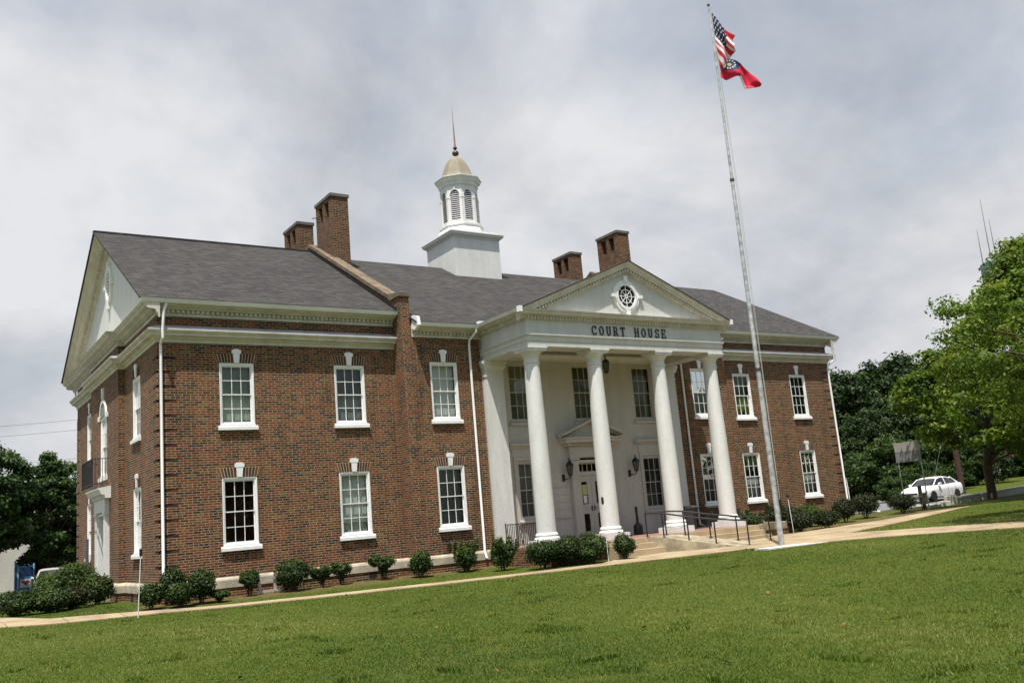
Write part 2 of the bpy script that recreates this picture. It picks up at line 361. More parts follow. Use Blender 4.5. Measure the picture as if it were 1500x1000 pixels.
# gable triangles and raking cornices
SL = (ZR-9.87)/(CY+.53)
RK = [(0, -.62), (.05, -.62), (.06, -.46), (.12, -.44), (.14, -.34), (.42, -.30), (.44, -.18), (.54, -.13), (.60, -.04), (.60, -.005), (0, -.005)]
for X, s in ((0, -1), (XR, 1)):
    zr = ZR if s < 0 else ZR-.1
    mb = MB(); mb.yzprism([(-.02, 9.70), (D+.02, 9.70), (D+.02, 10.05), (CY, zr-.1), (-.02, 10.05)], X, X-s*.15); mb.build('gable_wall', ST, HS)
    mb = MB()
    for e, ya in ((0, -.53), (1, D+.53)):
        mb.rake((X, ya, 9.80), (X, CY, zr-.07), (s, 0, 0), RK)
        n = 62
        for i in range(4, n):
            t = (i+.4)/n; y = ya+(CY-ya)*t; z = 9.80+(zr-.07-9.80)*t
            mb.box(X+s*.10, X+s*.22, y-.05, y+.05, z-.44, z-.34)
    mb.build('raking_cornice', TRIM, HS)
    # oval louvre window in the gable
    def ring(mb, ry0, rz0, ry1, rz1, d0, d1, cy=CY, cz=12.55, n=28):
        for i in range(n):
            a0, a1 = 2*math.pi*i/n, 2*math.pi*(i+1)/n
            P = [(cy+ry0*math.cos(a0), cz+rz0*math.sin(a0)), (cy+ry1*math.cos(a0), cz+rz1*math.sin(a0)), (cy+ry1*math.cos(a1), cz+rz1*math.sin(a1)), (cy+ry0*math.cos(a1), cz+rz0*math.sin(a1))]
            mb.yzprism(P, X+s*d0, X+s*d1)
    mb = MB(); ring(mb, .42, .62, .60, .82, 0.0, .10)
    for (a, b, c, d) in ((-.12, .12, .72, 1.0), (-.12, .12, -1.05, -.72), (.5, .75, -.1, .1), (-.75, -.5, -.1, .1)):
        mb.box(X+s*.0, X+s*.13, CY+a, CY+b, 12.55+c, 12.55+d)
    ow = mb.build('oval_louvre', WFR, HS)
    mb = MB(); mb.yzprism([(CY+.42*math.cos(t*math.pi/12), 12.55+.62*math.sin(t*math.pi/12)) for t in range(24)], X+s*.004, X+s*.01); mb.build('dark_opening', DARKV, ow)
    mb = MB()
    for i in range(8):
        z = 12.06+i*.14; hw = .42*math.sqrt(max(0, 1-((z-12.55)/.62)**2)); mb.yzprism([(CY-hw, z), (CY+hw, z), (CY+hw, z+.05), (CY-hw, z+.05)], X+s*.015, X+s*.06)
    mb.build('slat', WFR, ow)
# parapet fire walls with stone coping, chimneys
for k, (a, b) in enumerate(((PX0, 9.33), (26.10, PX1))):
    zz = lambda y: 9.31+(ZRM-9.31)*(y+1.306)/(CY+1.306)+.42
    prof = [(YM, 9.3), (YM, 10.40), (-.10, 10.40), (.25, zz(.25)), (CY, zz(CY)), (D-.25, zz(.25)), (D-.1, 10.4), (D-YM, 10.4), (D-YM, 9.3)]
    mb = MB().yzprism(prof, a, b); mb.build('parapet_wall', BR, HS)
    mb = MB()
    for sgn in (0, 1):
        q = lambda y: y if sgn == 0 else D-y
        mb.yzprism([(q(.22), zz(.22)+.004), (q(CY), zz(CY)+.004), (q(CY), zz(CY)+.16), (q(.16), zz(.22)+.14)], a-.07, b+.07)
        mb.yzprism([(q(YM-.07), 10.404), (q(-.05), 10.404), (q(.21), zz(.21)), (q(.15), zz(.21)+.13), (q(-.12), 10.66), (q(-.4), 10.62), (q(YM-.07), 10.54)], a-.06, b+.06)
    mb.build('coping', STONE2, HS)
    # lead flashing strip where the roof meets the fire wall
    fz = lambda y: 9.87+SL*(y+.53)
    xs = a if k == 0 else b
    MB().yzprism([(-.5, fz(-.5)+.02), (CY, fz(CY)+.02), (CY, fz(CY)+.13), (-.5, fz(-.5)+.13)], xs-(.05 if k == 0 else 0), xs+(0 if k == 0 else .05)).build('roof_flashing', BLK, HS)
def chimney(x0, x1, y0, y1, zt):
    mb = MB(); th = .14; zo = zt-.95
    mb.box(x0, x1, y0, y1, 12.2, zo)
    # upper part with two flue openings through the long faces
    L = y1-y0; o = [(y0+L*.17, y0+L*.42), (y0+L*.56, y0+L*.81)]
    ys = [y0] + [v for p in o for v in p] + [y1]
    for i in (0, 2, 4): mb.box(x0, x1, ys[i], ys[i+1], zo, zt-.14)
    for p in o: mb.box(x0+.3, x1-.3, p[0], p[1], zo, zt-.14)
    mb.box(x0, x1, y0, y1, zt-.14, zt-.0)
    c = mb.build('chimney', BRC, HS)
    MB().box(x0-.05, x1+.05, y0-.05, y1+.05, zt+.003, zt+.15).build('chimney_cap', CAP, c)
    return c
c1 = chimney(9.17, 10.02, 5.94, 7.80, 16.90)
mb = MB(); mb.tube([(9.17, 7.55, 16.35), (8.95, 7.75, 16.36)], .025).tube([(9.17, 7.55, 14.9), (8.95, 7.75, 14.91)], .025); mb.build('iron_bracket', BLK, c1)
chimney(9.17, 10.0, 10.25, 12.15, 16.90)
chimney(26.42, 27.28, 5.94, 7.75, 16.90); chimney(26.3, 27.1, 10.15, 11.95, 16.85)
MB().lathe([(.10, 12.2), (.10, 12.75), (.13, 12.75), (.13, 12.85), (.02, 12.9)], (28.4, 3.4), 12).build('vent_pipe', WFR, HS)

# ---- quoins : toothed brick corners with recessed dark courses
def quoins(fn, u, sg, z0=.45, z1=8.3):
    mb = MB(); dk = MB(); z = z0; i = 0
    while z + .4 < z1:
        w = .62 if i % 2 == 0 else .42
        a, b = sorted((u, u+sg*w)); n = z+.395
        for q, (za, zb_) in ((mb, (z, n)),):
            p = [fn(a, -.022, za), fn(b, -.022, za), fn(b, -.022, zb_), fn(a, -.022, zb_), fn(a, .02, za), fn(b, .02, za), fn(b, .02, zb_), fn(a, .02, zb_)]
            q.add(p, [(0, 1, 2, 3), (7, 6, 5, 4), (0, 4, 5, 1), (1, 5, 6, 2), (2, 6, 7, 3), (3, 7, 4, 0)])
        za, zb_ = n+.001, n+.104
        p = [fn(a, -.010, za), fn(b, -.010, za), fn(b, -.010, zb_), fn(a, -.010, zb_), fn(a, .02, za), fn(b, .02, za), fn(b, .02, zb_), fn(a, .02, zb_)]
        dk.add(p, [(0, 1, 2, 3), (7, 6, 5, 4), (0, 4, 5, 1), (1, 5, 6, 2), (2, 6, 7, 3), (3, 7, 4, 0)])
        z += .5; i += 1
    a, b = sorted((u, u+sg*.40)); p = [fn(a, -.006, z0), fn(b, -.006, z0), fn(b, -.006, z), fn(a, -.006, z), fn(a, .02, z0), fn(b, .02, z0), fn(b, .02, z), fn(a, .02, z)]
    dk.add(p, [(0, 1, 2, 3), (7, 6, 5, 4), (0, 4, 5, 1), (1, 5, 6, 2), (2, 6, 7, 3), (3, 7, 4, 0)])
    q = mb.build('quoin', BR, HS); dk.build('recessed_course', DKR, q)
quoins(fy(0), -.018, 1); quoins(fx(0), -.018, 1); quoins(fy(0), XR+.018, -1); quoins(fx(0), D, -1)

# ---- windows
def tf(x, y, z, rz=0): return Matrix.Translation((x, y, z)) @ Matrix.Rotation(rz, 4, 'Z')
def sash_window(M, w, h, blind=None, cover=1.0, arch=True, casing=.088, rows=4, sillw=None, deep=.11, plain=False, frame=WFR, blind2=None):
    """local: x across, y into the wall, z up from the bottom of the opening; masonry face at y=0"""
    a = w/2
    mb = MB(); mb.M = M; f0, f1 = deep-.09, deep+.04
    mb.box(-a+.003, -a+casing, f0, f1, .003, h-.003).box(a-casing, a-.003, f0, f1, .003, h-.003).box(-a+casing, a-casing, f0, f1, h-.105, h-.003).box(-a+casing, a-casing, f0, f1, .003, .10)
    mb.box(-a+.004, -a+.045, f0-.02, f0, .003, h-.02).box(a-.045, a-.004, f0-.02, f0, .003, h-.02).box(-a+.045, a-.045, f0-.02, f0, h-.045, h-.004)
    win = mb.build('window', frame, HS)
    gx0, gx1, gz0, gz1 = -a+casing, a-casing, .10, h-.105
    mid = (gz0+gz1)/2
    # two sashes, the upper one nearer the face
    for up in (1, 0):
        z0, z1 = (mid-.02, gz1-.002) if up else (gz0+.002, mid+.015)
        y0, y1 = (deep-.045, deep-.012) if up else (deep-.010, deep+.022)
        mb = MB(); mb.M = M; r = .036
        mb.box(gx0+.002, gx0+r, y0, y1, z0, z1).box(gx1-r, gx1-.002, y0, y1, z0, z1).box(gx0+r, gx1-r, y0, y1, z1-r, z1).box(gx0+r, gx1-r, y0, y1, z0, z0+r)
        ix0, ix1, iz0, iz1 = gx0+r, gx1-r, z0+r, z1-r
        for k in (1, 2):
            x = ix0+(ix1-ix0)*k/3; mb.box(x-.012, x+.012, y0+.004, y1-.004, iz0, iz1)
        zc = (iz0+iz1)/2
        for (p, q) in ((ix0, ix0+(ix1-ix0)/3-.012), (ix0+(ix1-ix0)/3+.012, ix0+(ix1-ix0)*2/3-.012), (ix0+(ix1-ix0)*2/3+.012, ix1)):
            mb.box(p, q, y0+.004, y1-.004, zc-.012, zc+.012)
        s = mb.build('sash', frame, win)
        mb = MB(); mb.M = M; ym = (y0+y1)/2; mb.quad((ix0, ym, iz0), (ix1, ym, iz0), (ix1, ym, iz1), (ix0, ym, iz1)); mb.build('pane', GLASS, win)
    if not plain:
        sw = (sillw or w*1.13)/2; mb = MB(); mb.M = M
        mb.yzprism([(-.10, -.155), (.16, -.155), (.16, 0), (f0-.02, 0), (-.085, -.03), (-.10, -.045)], -sw, sw)
        mb.box(-a-.005, a+.005, -.035, f0, .001, .045)
        mb.build('sill', frame, win)
    if arch:
        mb = MB(); mb.M = M
        mb.xzprism([(-.085, h+.004), (.085, h+.004), (.13, h+.40), (-.13, h+.40)], -.05, .06)
        mb.xzprism([(-.165, h+.34), (.165, h+.34), (.165, h+.47), (.10, h+.47), (.10, h+.50), (-.10, h+.50), (-.10, h+.47), (-.165, h+.47)], -.058, .055)
        mb.build('keystone', WFR, win)
        n = 6
        for sg in (-1, 1):      # splayed soldier bricks, one half each side of the keystone
            mb = MB(); mb.M = M
            for k in range(n):
                x0 = .11 + (a-.02)*k/n; x1 = .11 + (a-.02)*(k+1)/n - .024
                t = .33; e = 1+t/2.3
                mb.xzprism([(sg*x0, h+.006), (sg*x1, h+.006), (sg*(x1*e+.0), h+t), (sg*(x0*e), h+t)], -.012, .02)
            mb.build('brick_arch', ARCHB, win)
        mb = MB(); mb.M = M; mb.xzprism([(-a-.08, h+.006), (a+.08, h+.006), (a+.17, h+.335), (-a-.17, h+.335)], -.004, .018); mb.build('mortar_bed', MORT, win)
    if blind is not None:
        zb = gz0 + (gz1-gz0)*(1-cover); mb = MB(); mb.M = M; n = 30
        for k in range(n):
            xa = gx0+(gx1-gx0)*k/n; xb = gx0+(gx1-gx0)*(k+1)/n
            ya = deep+.13+.004*math.sin(k*1.9); yb = deep+.13+.004*math.sin((k+1)*1.9)
            mb.quad((xa, ya, zb), (xb, yb, zb), (xb, yb, gz1), (xa, ya, gz1))
        mb.build('blind', blind, win)
        if blind2 is not None and cover < 1:
            mb = MB(); mb.M = M; mb.box(gx0, gx1, deep+.2, deep+.22, gz0, zb); mb.build('blind', blind2, win)
    return win
def m_arch():
    m, nt, b = newmat('arch_brick'); gm = nt.nodes.new('ShaderNodeNewGeometry')
    nt.links.new(ramp(nt, gm.outputs['Random Per Island'], [(0, (.13, .042, .022)), (.35, (.085, .032, .02)), (.6, (.15, .08, .038)), (.85, (.045, .03, .028))], 'CONSTANT'), b.inputs['Base Color']); b.inputs['Roughness'].default_value = .9; return m
ARCHB = m_arch(); MORT = m_plain('mortar', (.50, .39, .24), .95, .15, 6)
HL, HU = ZL1-ZL0, ZU1-ZU0
# (x, wall y, upper?, blind, cover, lower blind)
for x, Y, up, bl, cv, b2 in (
        (X1, 0, 1, BL_L, 1, None), (X2, 0, 1, BL_M, 1, None), (X3, YM, 1, BL_W, 1, None),
        (X1, 0, 0, None, 1, None), (X2, 0, 0, BL_W, .82, BL_L), (X3, YM, 0, BL_M, 1, None),
        (2*XC-X3, YM, 1, BL_L, 1, None), (2*XC-X2, 0, 1, BL_M, .52, BL_D), (2*XC-X1, 0, 1, BL_D, 1, None),
        (2*XC-X3, YM, 0, BL_D, .7, None), (2*XC-X2, 0, 0, BL_W, .95, None), (2*XC-X1, 0, 0, BL_W, .9, BL_M)):
    h = (HU if up else HL) + (.06 if up and Y else 0)
    sash_window(tf(x, Y, ZU0 if up else ZL0), WW, h, bl, cv, blind2=b2)
for y in (W1Y, W2Y):
    for up in (0, 1): sash_window(tf(0, y, ZU0 if up else ZL0, -math.pi/2), WW, HU if up else HL, BL_L, 1)
MB().box(.3, .33, 0.6, 5.0, -.2, 9.5).build('partition_wall', ROOMB, HS)

# centre bay of the left end: doorway with entablature, balconet, arched window
M = tf(BXX, CY, 0, -math.pi/2)
mb = MB(); mb.M = M
for s in (-1, 1):
    a, b = sorted((s*.76, s*1.12)); mb.box(a, b, -.16, .0, .10, 3.1); mb.box(a-.03, b+.03, -.20, .0, .101, .32); mb.box(a-.03, b+.03, -.20, 0, 3.0, 3.12)
mb.box(-1.16, 1.16, -.18, 0, 3.121, 3.62)
mb.box(-.76, .76, -.10, .22, 2.98, 3.1)
mb.box(-.75, -.70, -.10, .5, .12, 2.98).box(.70, .75, -.10, .5, .12, 2.98)
mb.build('door_surround', WH, HS)
mb = MB(); mb.M = M; mb.yzprism([(0, 3.63), (-.20, 3.63), (-.22, 3.74), (-.36, 3.80), (-.40, 3.92), (-.46, 3.98), (-.46, 4.02), (0, 4.10)], -1.45, 1.45); mb.dent((-1.2, 0), (1.2, 0), .2, .27, 3.66, 3.73, .13, .07); mb.build('door_hood', WH, HS)
mb = MB(); mb.M = M; mb.box(-.69, .69, .42, .47, .12, 2.97)
dr = mb.build('side_door', DOORP, HS)
mb = MB(); mb.M = M
for s in (-1, 1):
    for z0, z1 in ((.4, 1.1), (1.25, 2.0), (2.15, 2.8)):
        a, b = sorted((s*.12, s*.58)); mb.box(a, b, .405, .42, z0, z1)
mb.build('door_panel', WFR, dr)
MB().box(BXX-1.2, BXX, CY-1.5, CY+1.5, -.5, .10).build('door_step', CONC2, HS)
aw = sash_window(tf(BXX, CY, 4.55, -math.pi/2), 1.3, 2.45, BL_W, 1, arch=False, sillw=1.5)
mb = MB(); mb.M = tf(BXX, CY, 7.0, -math.pi/2)
n = 16
for i in range(n):
    a0, a1 = math.pi*i/n, math.pi*(i+1)/n
    mb.xzprism([(.55*math.cos(a0), .55*math.sin(a0)), (.68*math.cos(a0), .68*math.sin(a0)), (.68*math.cos(a1), .68*math.sin(a1)), (.55*math.cos(a1), .55*math.sin(a1))], -.06, .06)
mb.xzprism([(-.07, .69), (.07, .69), (.13, 1.15), (-.13, 1.15)], -.08, .02)
for s in (-1, 1): mb.box(s*.80-.13, s*.80+.13, -.08, .03, -.12, .06)
mb.build('fanlight_surround', WFR, aw)
mb = MB(); mb.M = tf(BXX, CY, 7.0, -math.pi/2); mb.xzprism([(.55*math.cos(math.pi*i/14), .55*math.sin(math.pi*i/14)) for i in range(15)], -.03, -.01); mb.build('fanlight', BL_M, aw)
# balconet railing
mb = MB(); xo = BXX-.62
for z in (4.20, 5.18): mb.tube([(BXX, CY-1.2, z), (xo, CY-1.2, z), (xo, CY+1.2, z), (BXX, CY+1.2, z)], .02, 6)
for i in range(21):
    y = CY-1.2+2.4*i/20; mb.tube([(xo, y, 4.12), (xo, y, 5.18)], .010, 5)
for i in range(5):
    for y in (CY-1.2, CY+1.2): mb.tube([(xo+.12*i, y, 4.2), (xo+.12*i, y, 5.18)], .010, 5)
mb.build('balconet_railing', BLK, HS)
MB().box(BXX-.10, BXX-.003, 11.6, 11.9, .5, 2.2).build('utility_box', m_plain('grey_box', (.10, .10, .115), .6, .1), HS)
MB().box(-.12, -.002, 12.15, 12.4, 1.2, 1.55).build('meter_box', WFR, HS)

# ---- portico
YW = -.50; FZ = .40
COLX = [XC-4.783, XC-1.716, XC+1.716, XC+4.783]; YCOL = -3.64
EX0, EX1 = 12.50, 22.93
ox = .1
PWX = [14.46, 17.80, 21.24]
holes = [(x-.62, x+.62, 5.42, 7.92) for x in PWX] + [(x-.62, x+.62, 1.42, 3.80) for x in (14.55, 21.35)] + [(17.05, 18.42, FZ, 3.80)]
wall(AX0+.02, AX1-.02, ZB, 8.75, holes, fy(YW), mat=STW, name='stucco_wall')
for xa in (AX0+.001, AX1-.02): MB().box(xa, xa+.019, YM-.02, YW+.2, ZB, 8.75).build('stucco_return', STW, HS)
for x in PWX: sash_window(tf(x, YW, 5.42), 1.24, 2.50, BL_O, 1, arch=False, casing=.10, sillw=1.36, frame=DOORP)
for x, bl in ((14.55, BL_M), (21.35, BL_D)):
    w = sash_window(tf(x, YW, 1.42), 1.24, 2.38, bl, 1, arch=False, casing=.12, sillw=1.4, frame=DOORP)
    mb = MB(); mb.M = tf(x, YW, 0)
    mb.box(-.74, -.62, -.05, .0, 1.20, 3.95).box(.62, .74, -.05, 0, 1.20, 3.95).box(-.62, .62, -.05, 0, 3.81, 3.95).box(-.78, .78, -.028, 0, 3.955, 4.30)
    mb.yzprism([(0, 4.305), (-.06, 4.305), (-.09, 4.38), (-.20, 4.42), (-.22, 4.50), (0, 4.53)], -.98, .98)
    mb.build('window_hood', STW, w)
# antae at the side of the porch
for xc in (COLX[0], COLX[3]):
    mb = MB(); h = .44; mb.box(xc-h, xc+h, YM-.16, YW, FZ-.6, 7.60)
    mb.build('pilaster', ST, HS)
    mb = MB(); mb.sweep([(xc+h, YW), (xc+h, YM-.16), (xc-h, YM-.16), (xc-h, YM)], [(0, 7.20), (.03, 7.22), (.03, 7.27), (0, 7.29)], 1)
    mb.sweep([(xc+h, YW), (xc+h, YM-.16), (xc-h, YM-.16), (xc-h, YM)], [(0, 7.50), (.04, 7.54), (.10, 7.64), (.10, 7.74), (.13, 7.74), (.13, 7.865), (0, 7.865)], 1)
    mb.box(xc-h, xc+h, YM-.16, YW, 7.601, 7.865); mb.build('pilaster_capital', ST, HS)
# columns
ze = 7.34
for i, xc in enumerate(COLX):
    mb = MB(); prof = []
    zb0, zt0 = .90, 7.30
    for k in range(25):
        t = k/24; r = .365 - .075*(t**1.7) + .004*math.sin(t*math.pi); prof.append((r, zb0+(zt0-zb0)*t))
    mb.lathe(prof, (xc, YCOL), 40); col = mb.build('column', ST, HS, True)
    mb = MB(); mb.lathe([(.40, .63), (.455, .65), (.475, .69), (.455, .735), (.41, .75), (.395, .77), (.40, .79), (.425, .82), (.415, .86), (.385, .885), (.37, .90)], (xc, YCOL), 40)
    mb.box(xc-.515, xc+.515, YCOL-.515, YCOL+.515, FZ+.003, .635); mb.build('column_base', WH, col, True)
    mb = MB(); mb.lathe([(.29, 7.26), (.325, 7.27), (.325, 7.31), (.295, 7.32), (.295, 7.50), (.31, 7.52), (.32, 7.56), (.37, 7.62), (.42, 7.67), (.435, 7.70)], (xc, YCOL), 40)
    mb.box(xc-.445, xc+.445, YCOL-.445, YCOL+.445, 7.70, 7.80).box(xc-.475, xc+.475, YCOL-.475, YCOL+.475, 7.801, 7.868); mb.build('column_capital', ST, col, True)
# entablature (front beam and two side beams)
YE = -4.10
def ring_path(o=0): return [(EX0, YM), (EX0, YE), (EX1, YE), (EX1, YM)]
ARC = [(-.86, 7.87), (.0, 7.87), (.0, 8.08), (.025, 8.085), (.025, 8.24), (.05, 8.26), (.085, 8.30), (.085, 8.345), (0.0, 8.36), (0, 8.90), (-.86, 8.90)]
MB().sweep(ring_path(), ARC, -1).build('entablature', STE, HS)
ECO = [(-.3, 8.902), (.03, 8.902), (.05, 8.93), (.05, 9.0), (.10, 9.02), (.14, 9.07), (.27, 9.09), (.27, 9.16), (.31, 9.19), (.33, 9.25), (-.3, 9.26)]
mb = MB().sweep(ring_path(), [(o, z) for o, z in ECO], -1)
pth = ring_path()
for a, b in zip(pth[:-1], pth[1:]): mb.dent(a, b, .045, .135, 8.925, 9.012, .15, .085, -1)
mb.build('portico_cornice', TRIM, HS)
MB().box(EX0+.5, EX1-.5, YE+.5, YW, 8.50, 8.6).build('porch_ceiling', ST, HS)
mb = MB(); mb.sweep([(AX0+.5, YW), (AX1-.5, YW)], [(0, 8.02), (.05, 8.02), (.05, 8.12), (.10, 8.15), (.16, 8.24), (.16, 8.30), (0, 8.30)], -1)
for xa, sg in ((EX0+.86, 1), (EX1-.86, -1)):
    mb.box(xa, xa+sg*.10, YE+.86, YW-.18, 8.30, 8.42)
mb.box(EX0+.96, EX1-.96, YE+.86, YE+.96, 8.30, 8.42)
mb.build('inner_cornice', ST, HS)
# pediment
PY = YE-.33; PXL, PXR = EX0-.33, EX1+.33; ZAP = 11.56
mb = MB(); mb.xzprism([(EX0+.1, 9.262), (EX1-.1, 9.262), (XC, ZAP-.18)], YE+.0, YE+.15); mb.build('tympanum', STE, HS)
mb = MB()
RKP = [(-.12, -.44), (.04, -.44), (.05, -.40), (.10, -.38), (.11, -.28), (.25, -.25), (.26, -.15), (.31, -.11), (.34, -.02), (.34, -.003), (-.12, -.003)]
for sx in (PXL, PXR):
    mb.rake((sx, YE, 9.27), (XC, YE, ZAP), (0, -1, 0), RKP)
    n = 38
    for i in range(4, n):
        t = (i+.45)/n; x = sx+(XC-sx)*t; z = 9.27+(ZAP-9.27)*t
        mb.box(x-.045, x+.045, YE-.19, YE-.09, z-.395, z-.29)
mb.build('raking_cornice', TRIM, HS)
for sg, sx in ((-1, PXL), (1, PXR)):
    mb = MB()
    ym = 9.31 ; yb = lambda z: -1.306+(z-9.31)/((ZRM-9.31)/(CY+1.306))
    slab(mb, [(sx+sg*.02, PY-.03, 9.28+.03), (XC, PY-.03, ZAP+.03), (XC, yb(ZAP+.03)+.1, ZAP+.03), (sx+sg*.02, YM-.5, 9.28+.03)], .05); mb.build('portico_roof', SHIN, HS)
    mb = MB(); X = sx+sg*.02
    mb.sweep([(EX0 if sg < 0 else EX1, PY+.0), (EX0 if sg < 0 else EX1, YM-.50)], [(.30, 9.17), (.42, 9.18), (.46, 9.28), (.44, 9.28), (.41, 9.22), (.30, 9.21)], -sg); mb.build('gutter', GUT, HS)
    MB().box(sx+sg*.02, sx+sg*.17, PY-.05, PY+.13, 9.10, 9.32).build('gutter_end', WFR, HS)
MB().box(12.12, 12.45, YM-.62, YM-.40, 9.24, 9.42).build('gutter_corner', WFR, HS)
MB().yzprism([(YM-.15, 9.62), (YM-.55, 9.5), (YM-.62, 9.15), (YM-.3, 9.0), (YM-.05, 9.1)], 9.34, 9.47).build('gutter_end', WFR, HS)
# oculus
OXC, OZ = 17.66, 10.10
def xring(mb, r0, r1, y0, y1, n=36, sz=1.0):
    for i in range(n):
        a0, a1 = 2*math.pi*i/n, 2*math.pi*(i+1)/n
        mb.xzprism([(OXC+r0*math.cos(a0), OZ+r0*math.sin(a0)), (OXC+r1*math.cos(a0), OZ+r1*math.sin(a0)), (OXC+r1*math.cos(a1), OZ+r1*math.sin(a1)), (OXC+r0*math.cos(a1), OZ+r0*math.sin(a1))], y0, y1)
mb = MB(); xring(mb, .46, .56, YE-.10, YE+.0); xring(mb, .561, .68, YE-.06, YE+.0)
for dx, dz in ((0, .72), (0, -.72), (.72, 0), (-.72, 0)):
    w, h = (.08, .13) if dx == 0 else (.11, .065)
    mb.box(OXC+dx-w, OXC+dx+w, YE-.13, YE-.001, OZ+dz-h, OZ+dz+h)
oc = mb.build('oculus', WFR, HS)
mb = MB(); mb.xzprism([(OXC+.46*math.cos(2*math.pi*i/36), OZ+.46*math.sin(2*math.pi*i/36)) for i in range(36)], YE-.012, YE-.004); mb.build('dark_pane', DARKV, oc)
mb = MB(); xring(mb, .27, .30, YE-.05, YE-.02); xring(mb, .045, .08, YE-.05, YE-.02, 12)
for k in range(8):
    a = k*math.pi/4; ca, sa = math.cos(a), math.sin(a)
    for r0, r1 in ((.08, .27), (.30, .46)):
        mb.xzprism([(OXC+r0*ca-.012*sa, OZ+r0*sa+.012*ca), (OXC+r1*ca-.012*sa, OZ+r1*sa+.012*ca), (OXC+r1*ca+.012*sa, OZ+r1*sa-.012*ca), (OXC+r0*ca+.012*sa, OZ+r0*sa-.012*ca)], YE-.048, YE-.022)
mb.build('muntins', WFR, oc)
# lettering : COURT HOUSE in condensed slab serifs, each letter a raised black metal piece
def letter(ch, x, z0, h=.375, w=.235):
    mb = MB(); t = .050; s = .030; y0, y1 = YE-.035, YE-.001
    B = lambda a, b, c, d: mb.box(x+a*w, x+b*w, y0, y1, z0+c*h, z0+d*h)
    tw = t/w; th = s/h
    def arc(cx, cz, rx, rz, a0, a1, n=12, k=t):
        for i in range(n):
            u, v = R_(a0+(a1-a0)*i/n), R_(a0+(a1-a0)*(i+1)/n)
            P = []
            for (rr, aa) in ((0, u), (1, u), (1, v), (0, v)):
                ex, ez = (rx-k*(1-rr)), (rz-.036*(1-rr)); P.append((x+cx*w+ex*math.cos(aa), z0+cz*h+ez*math.sin(aa)))
            mb.xzprism(P, y0, y1)
    if ch == 'C':
        arc(.5, .5, w*.5, h*.5, 40, 320, 22); B(.80, 1.0, .66, .98); B(.80, .98, .08, .26)
    elif ch == 'O': arc(.5, .5, w*.5, h*.5, 0, 360, 28)
    elif ch == 'U':
        B(.08, .08+tw, .3, 1); B(.92-tw, .92, .3, 1); arc(.5, .32, w*.42, h*.32, 180, 360, 14)
        B(-.04, .08, 1-th, 1); B(.08+tw, .40, 1-th, 1); B(.62, .92-tw, 1-th, 1); B(.92, 1.04, 1-th, 1)
    elif ch == 'R':
        B(.06, .06+tw, 0, 1); B(-.05, .06, 0, th); B(.06+tw, .42, 0, th); B(-.05, .06, 1-th, 1)
        B(.06+tw, .55, 1-th*1.1, 1); B(.06+tw, .55, .46, .46+th); arc(.50, .73, w*.40, h*.27, -90, 90, 10)
        mb.xzprism([(x+.46*w, z0+.46*h), (x+.72*w, z0+.46*h), (x+.98*w, z0), (x+.72*w, z0)], y0-.002, y1+.0005); B(.98, 1.08, 0, th)
    elif ch == 'T':
        B(.5-tw/2, .5+tw/2, 0, 1-th*1.2); B(0, 1, 1-th*1.2, 1); B(0, .12, .72, 1-th*1.2); B(.88, 1, .72, 1-th*1.2); B(.22, .5-tw/2, 0, th); B(.5+tw/2, .78, 0, th)
    elif ch == 'H':
        for q in (.06, .94-tw):
            B(q, q+tw, 0, 1); B(q-.10, q, 0, th); B(q+tw, q+tw+.10, 0, th); B(q-.10, q, 1-th, 1); B(q+tw, q+tw+.10, 1-th, 1)
        B(.06+tw, .94-tw, .47, .47+th*1.2)
    elif ch == 'S':
        arc(.5, .73, w*.44, h*.27, 30, 270, 14); arc(.5, .27, w*.46, h*.27, -150, 90, 14); B(.80, .94, .68, .96); B(.05, .19, .04, .32)
    elif ch == 'E':
        B(.06, .06+tw, 0, 1); B(-.04, .06, 0, th); B(-.04, .06, 1-th, 1); B(.06+tw, .95, 0, th*1.1); B(.06+tw, .95, 1-th*1.1, 1); B(.06+tw, .66, .46, .46+th)
        B(.82, .95, th*1.1, .3); B(.82, .95, .7, 1-th*1.1); B(.60, .68, .36, .46); B(.60, .68, .46+th, .64)
    return mb.build('letter', LETT, HS)
for ch, x in zip('COURTHOUSE', (15.86, 16.24, 16.61, 16.98, 17.35, 18.10, 18.48, 18.85, 19.23, 19.60)):
    letter(ch, x-.1175-.07, 8.405)

# ---- main door under the portico
DX = 17.735
mb = MB(); ys = YW-.13
for s in (-1, 1):
    a, b = sorted((s*.72, s*1.12)); mb.box(DX+a, DX+b, ys-.06, YW-.001, FZ+.003, 3.72); mb.box(DX+a-.04, DX+b+.04, ys-.1, YW-.001, FZ+.002, .62); mb.box(DX+a-.04, DX+b+.04, ys-.1, YW-.001, 3.73, 3.82)
mb.box(DX-1.14, DX+1.14, ys-.07, YW-.001, 3.83, 4.32)
mb.box(DX-.80, DX+.80, ys-.05, YW+.1, 3.60, 3.72)
for s in (-1, 1): mb.lathe([(.10, 0), (.12, .02), (.07, .03), (.04, .05), (.001, .055)], (0, 0), 16) if False else mb.box(DX+s*.93-.13, DX+s*.93+.13, ys-.10, ys-.071, 3.98, 4.26)
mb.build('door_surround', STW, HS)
mb = MB(); PO = [(0, 4.325), (.13, 4.325), (.15, 4.42), (.34, 4.46), (.36, 4.56), (.42, 4.60), (.44, 4.66), (0, 4.665)]
mb.sweep([(DX-1.18, YW-.001), (DX-1.18, ys-.07), (DX+1.18, ys-.07), (DX+1.18, YW-.001)], PO, -1)
mb.dent((DX-1.18, ys-.07), (DX+1.18, ys-.07), .13, .2, 4.35, 4.41, .12, .06, -1)
mb.box(DX-1.18, DX+1.18, ys-.07, YW-.001, 4.325, 4.66)
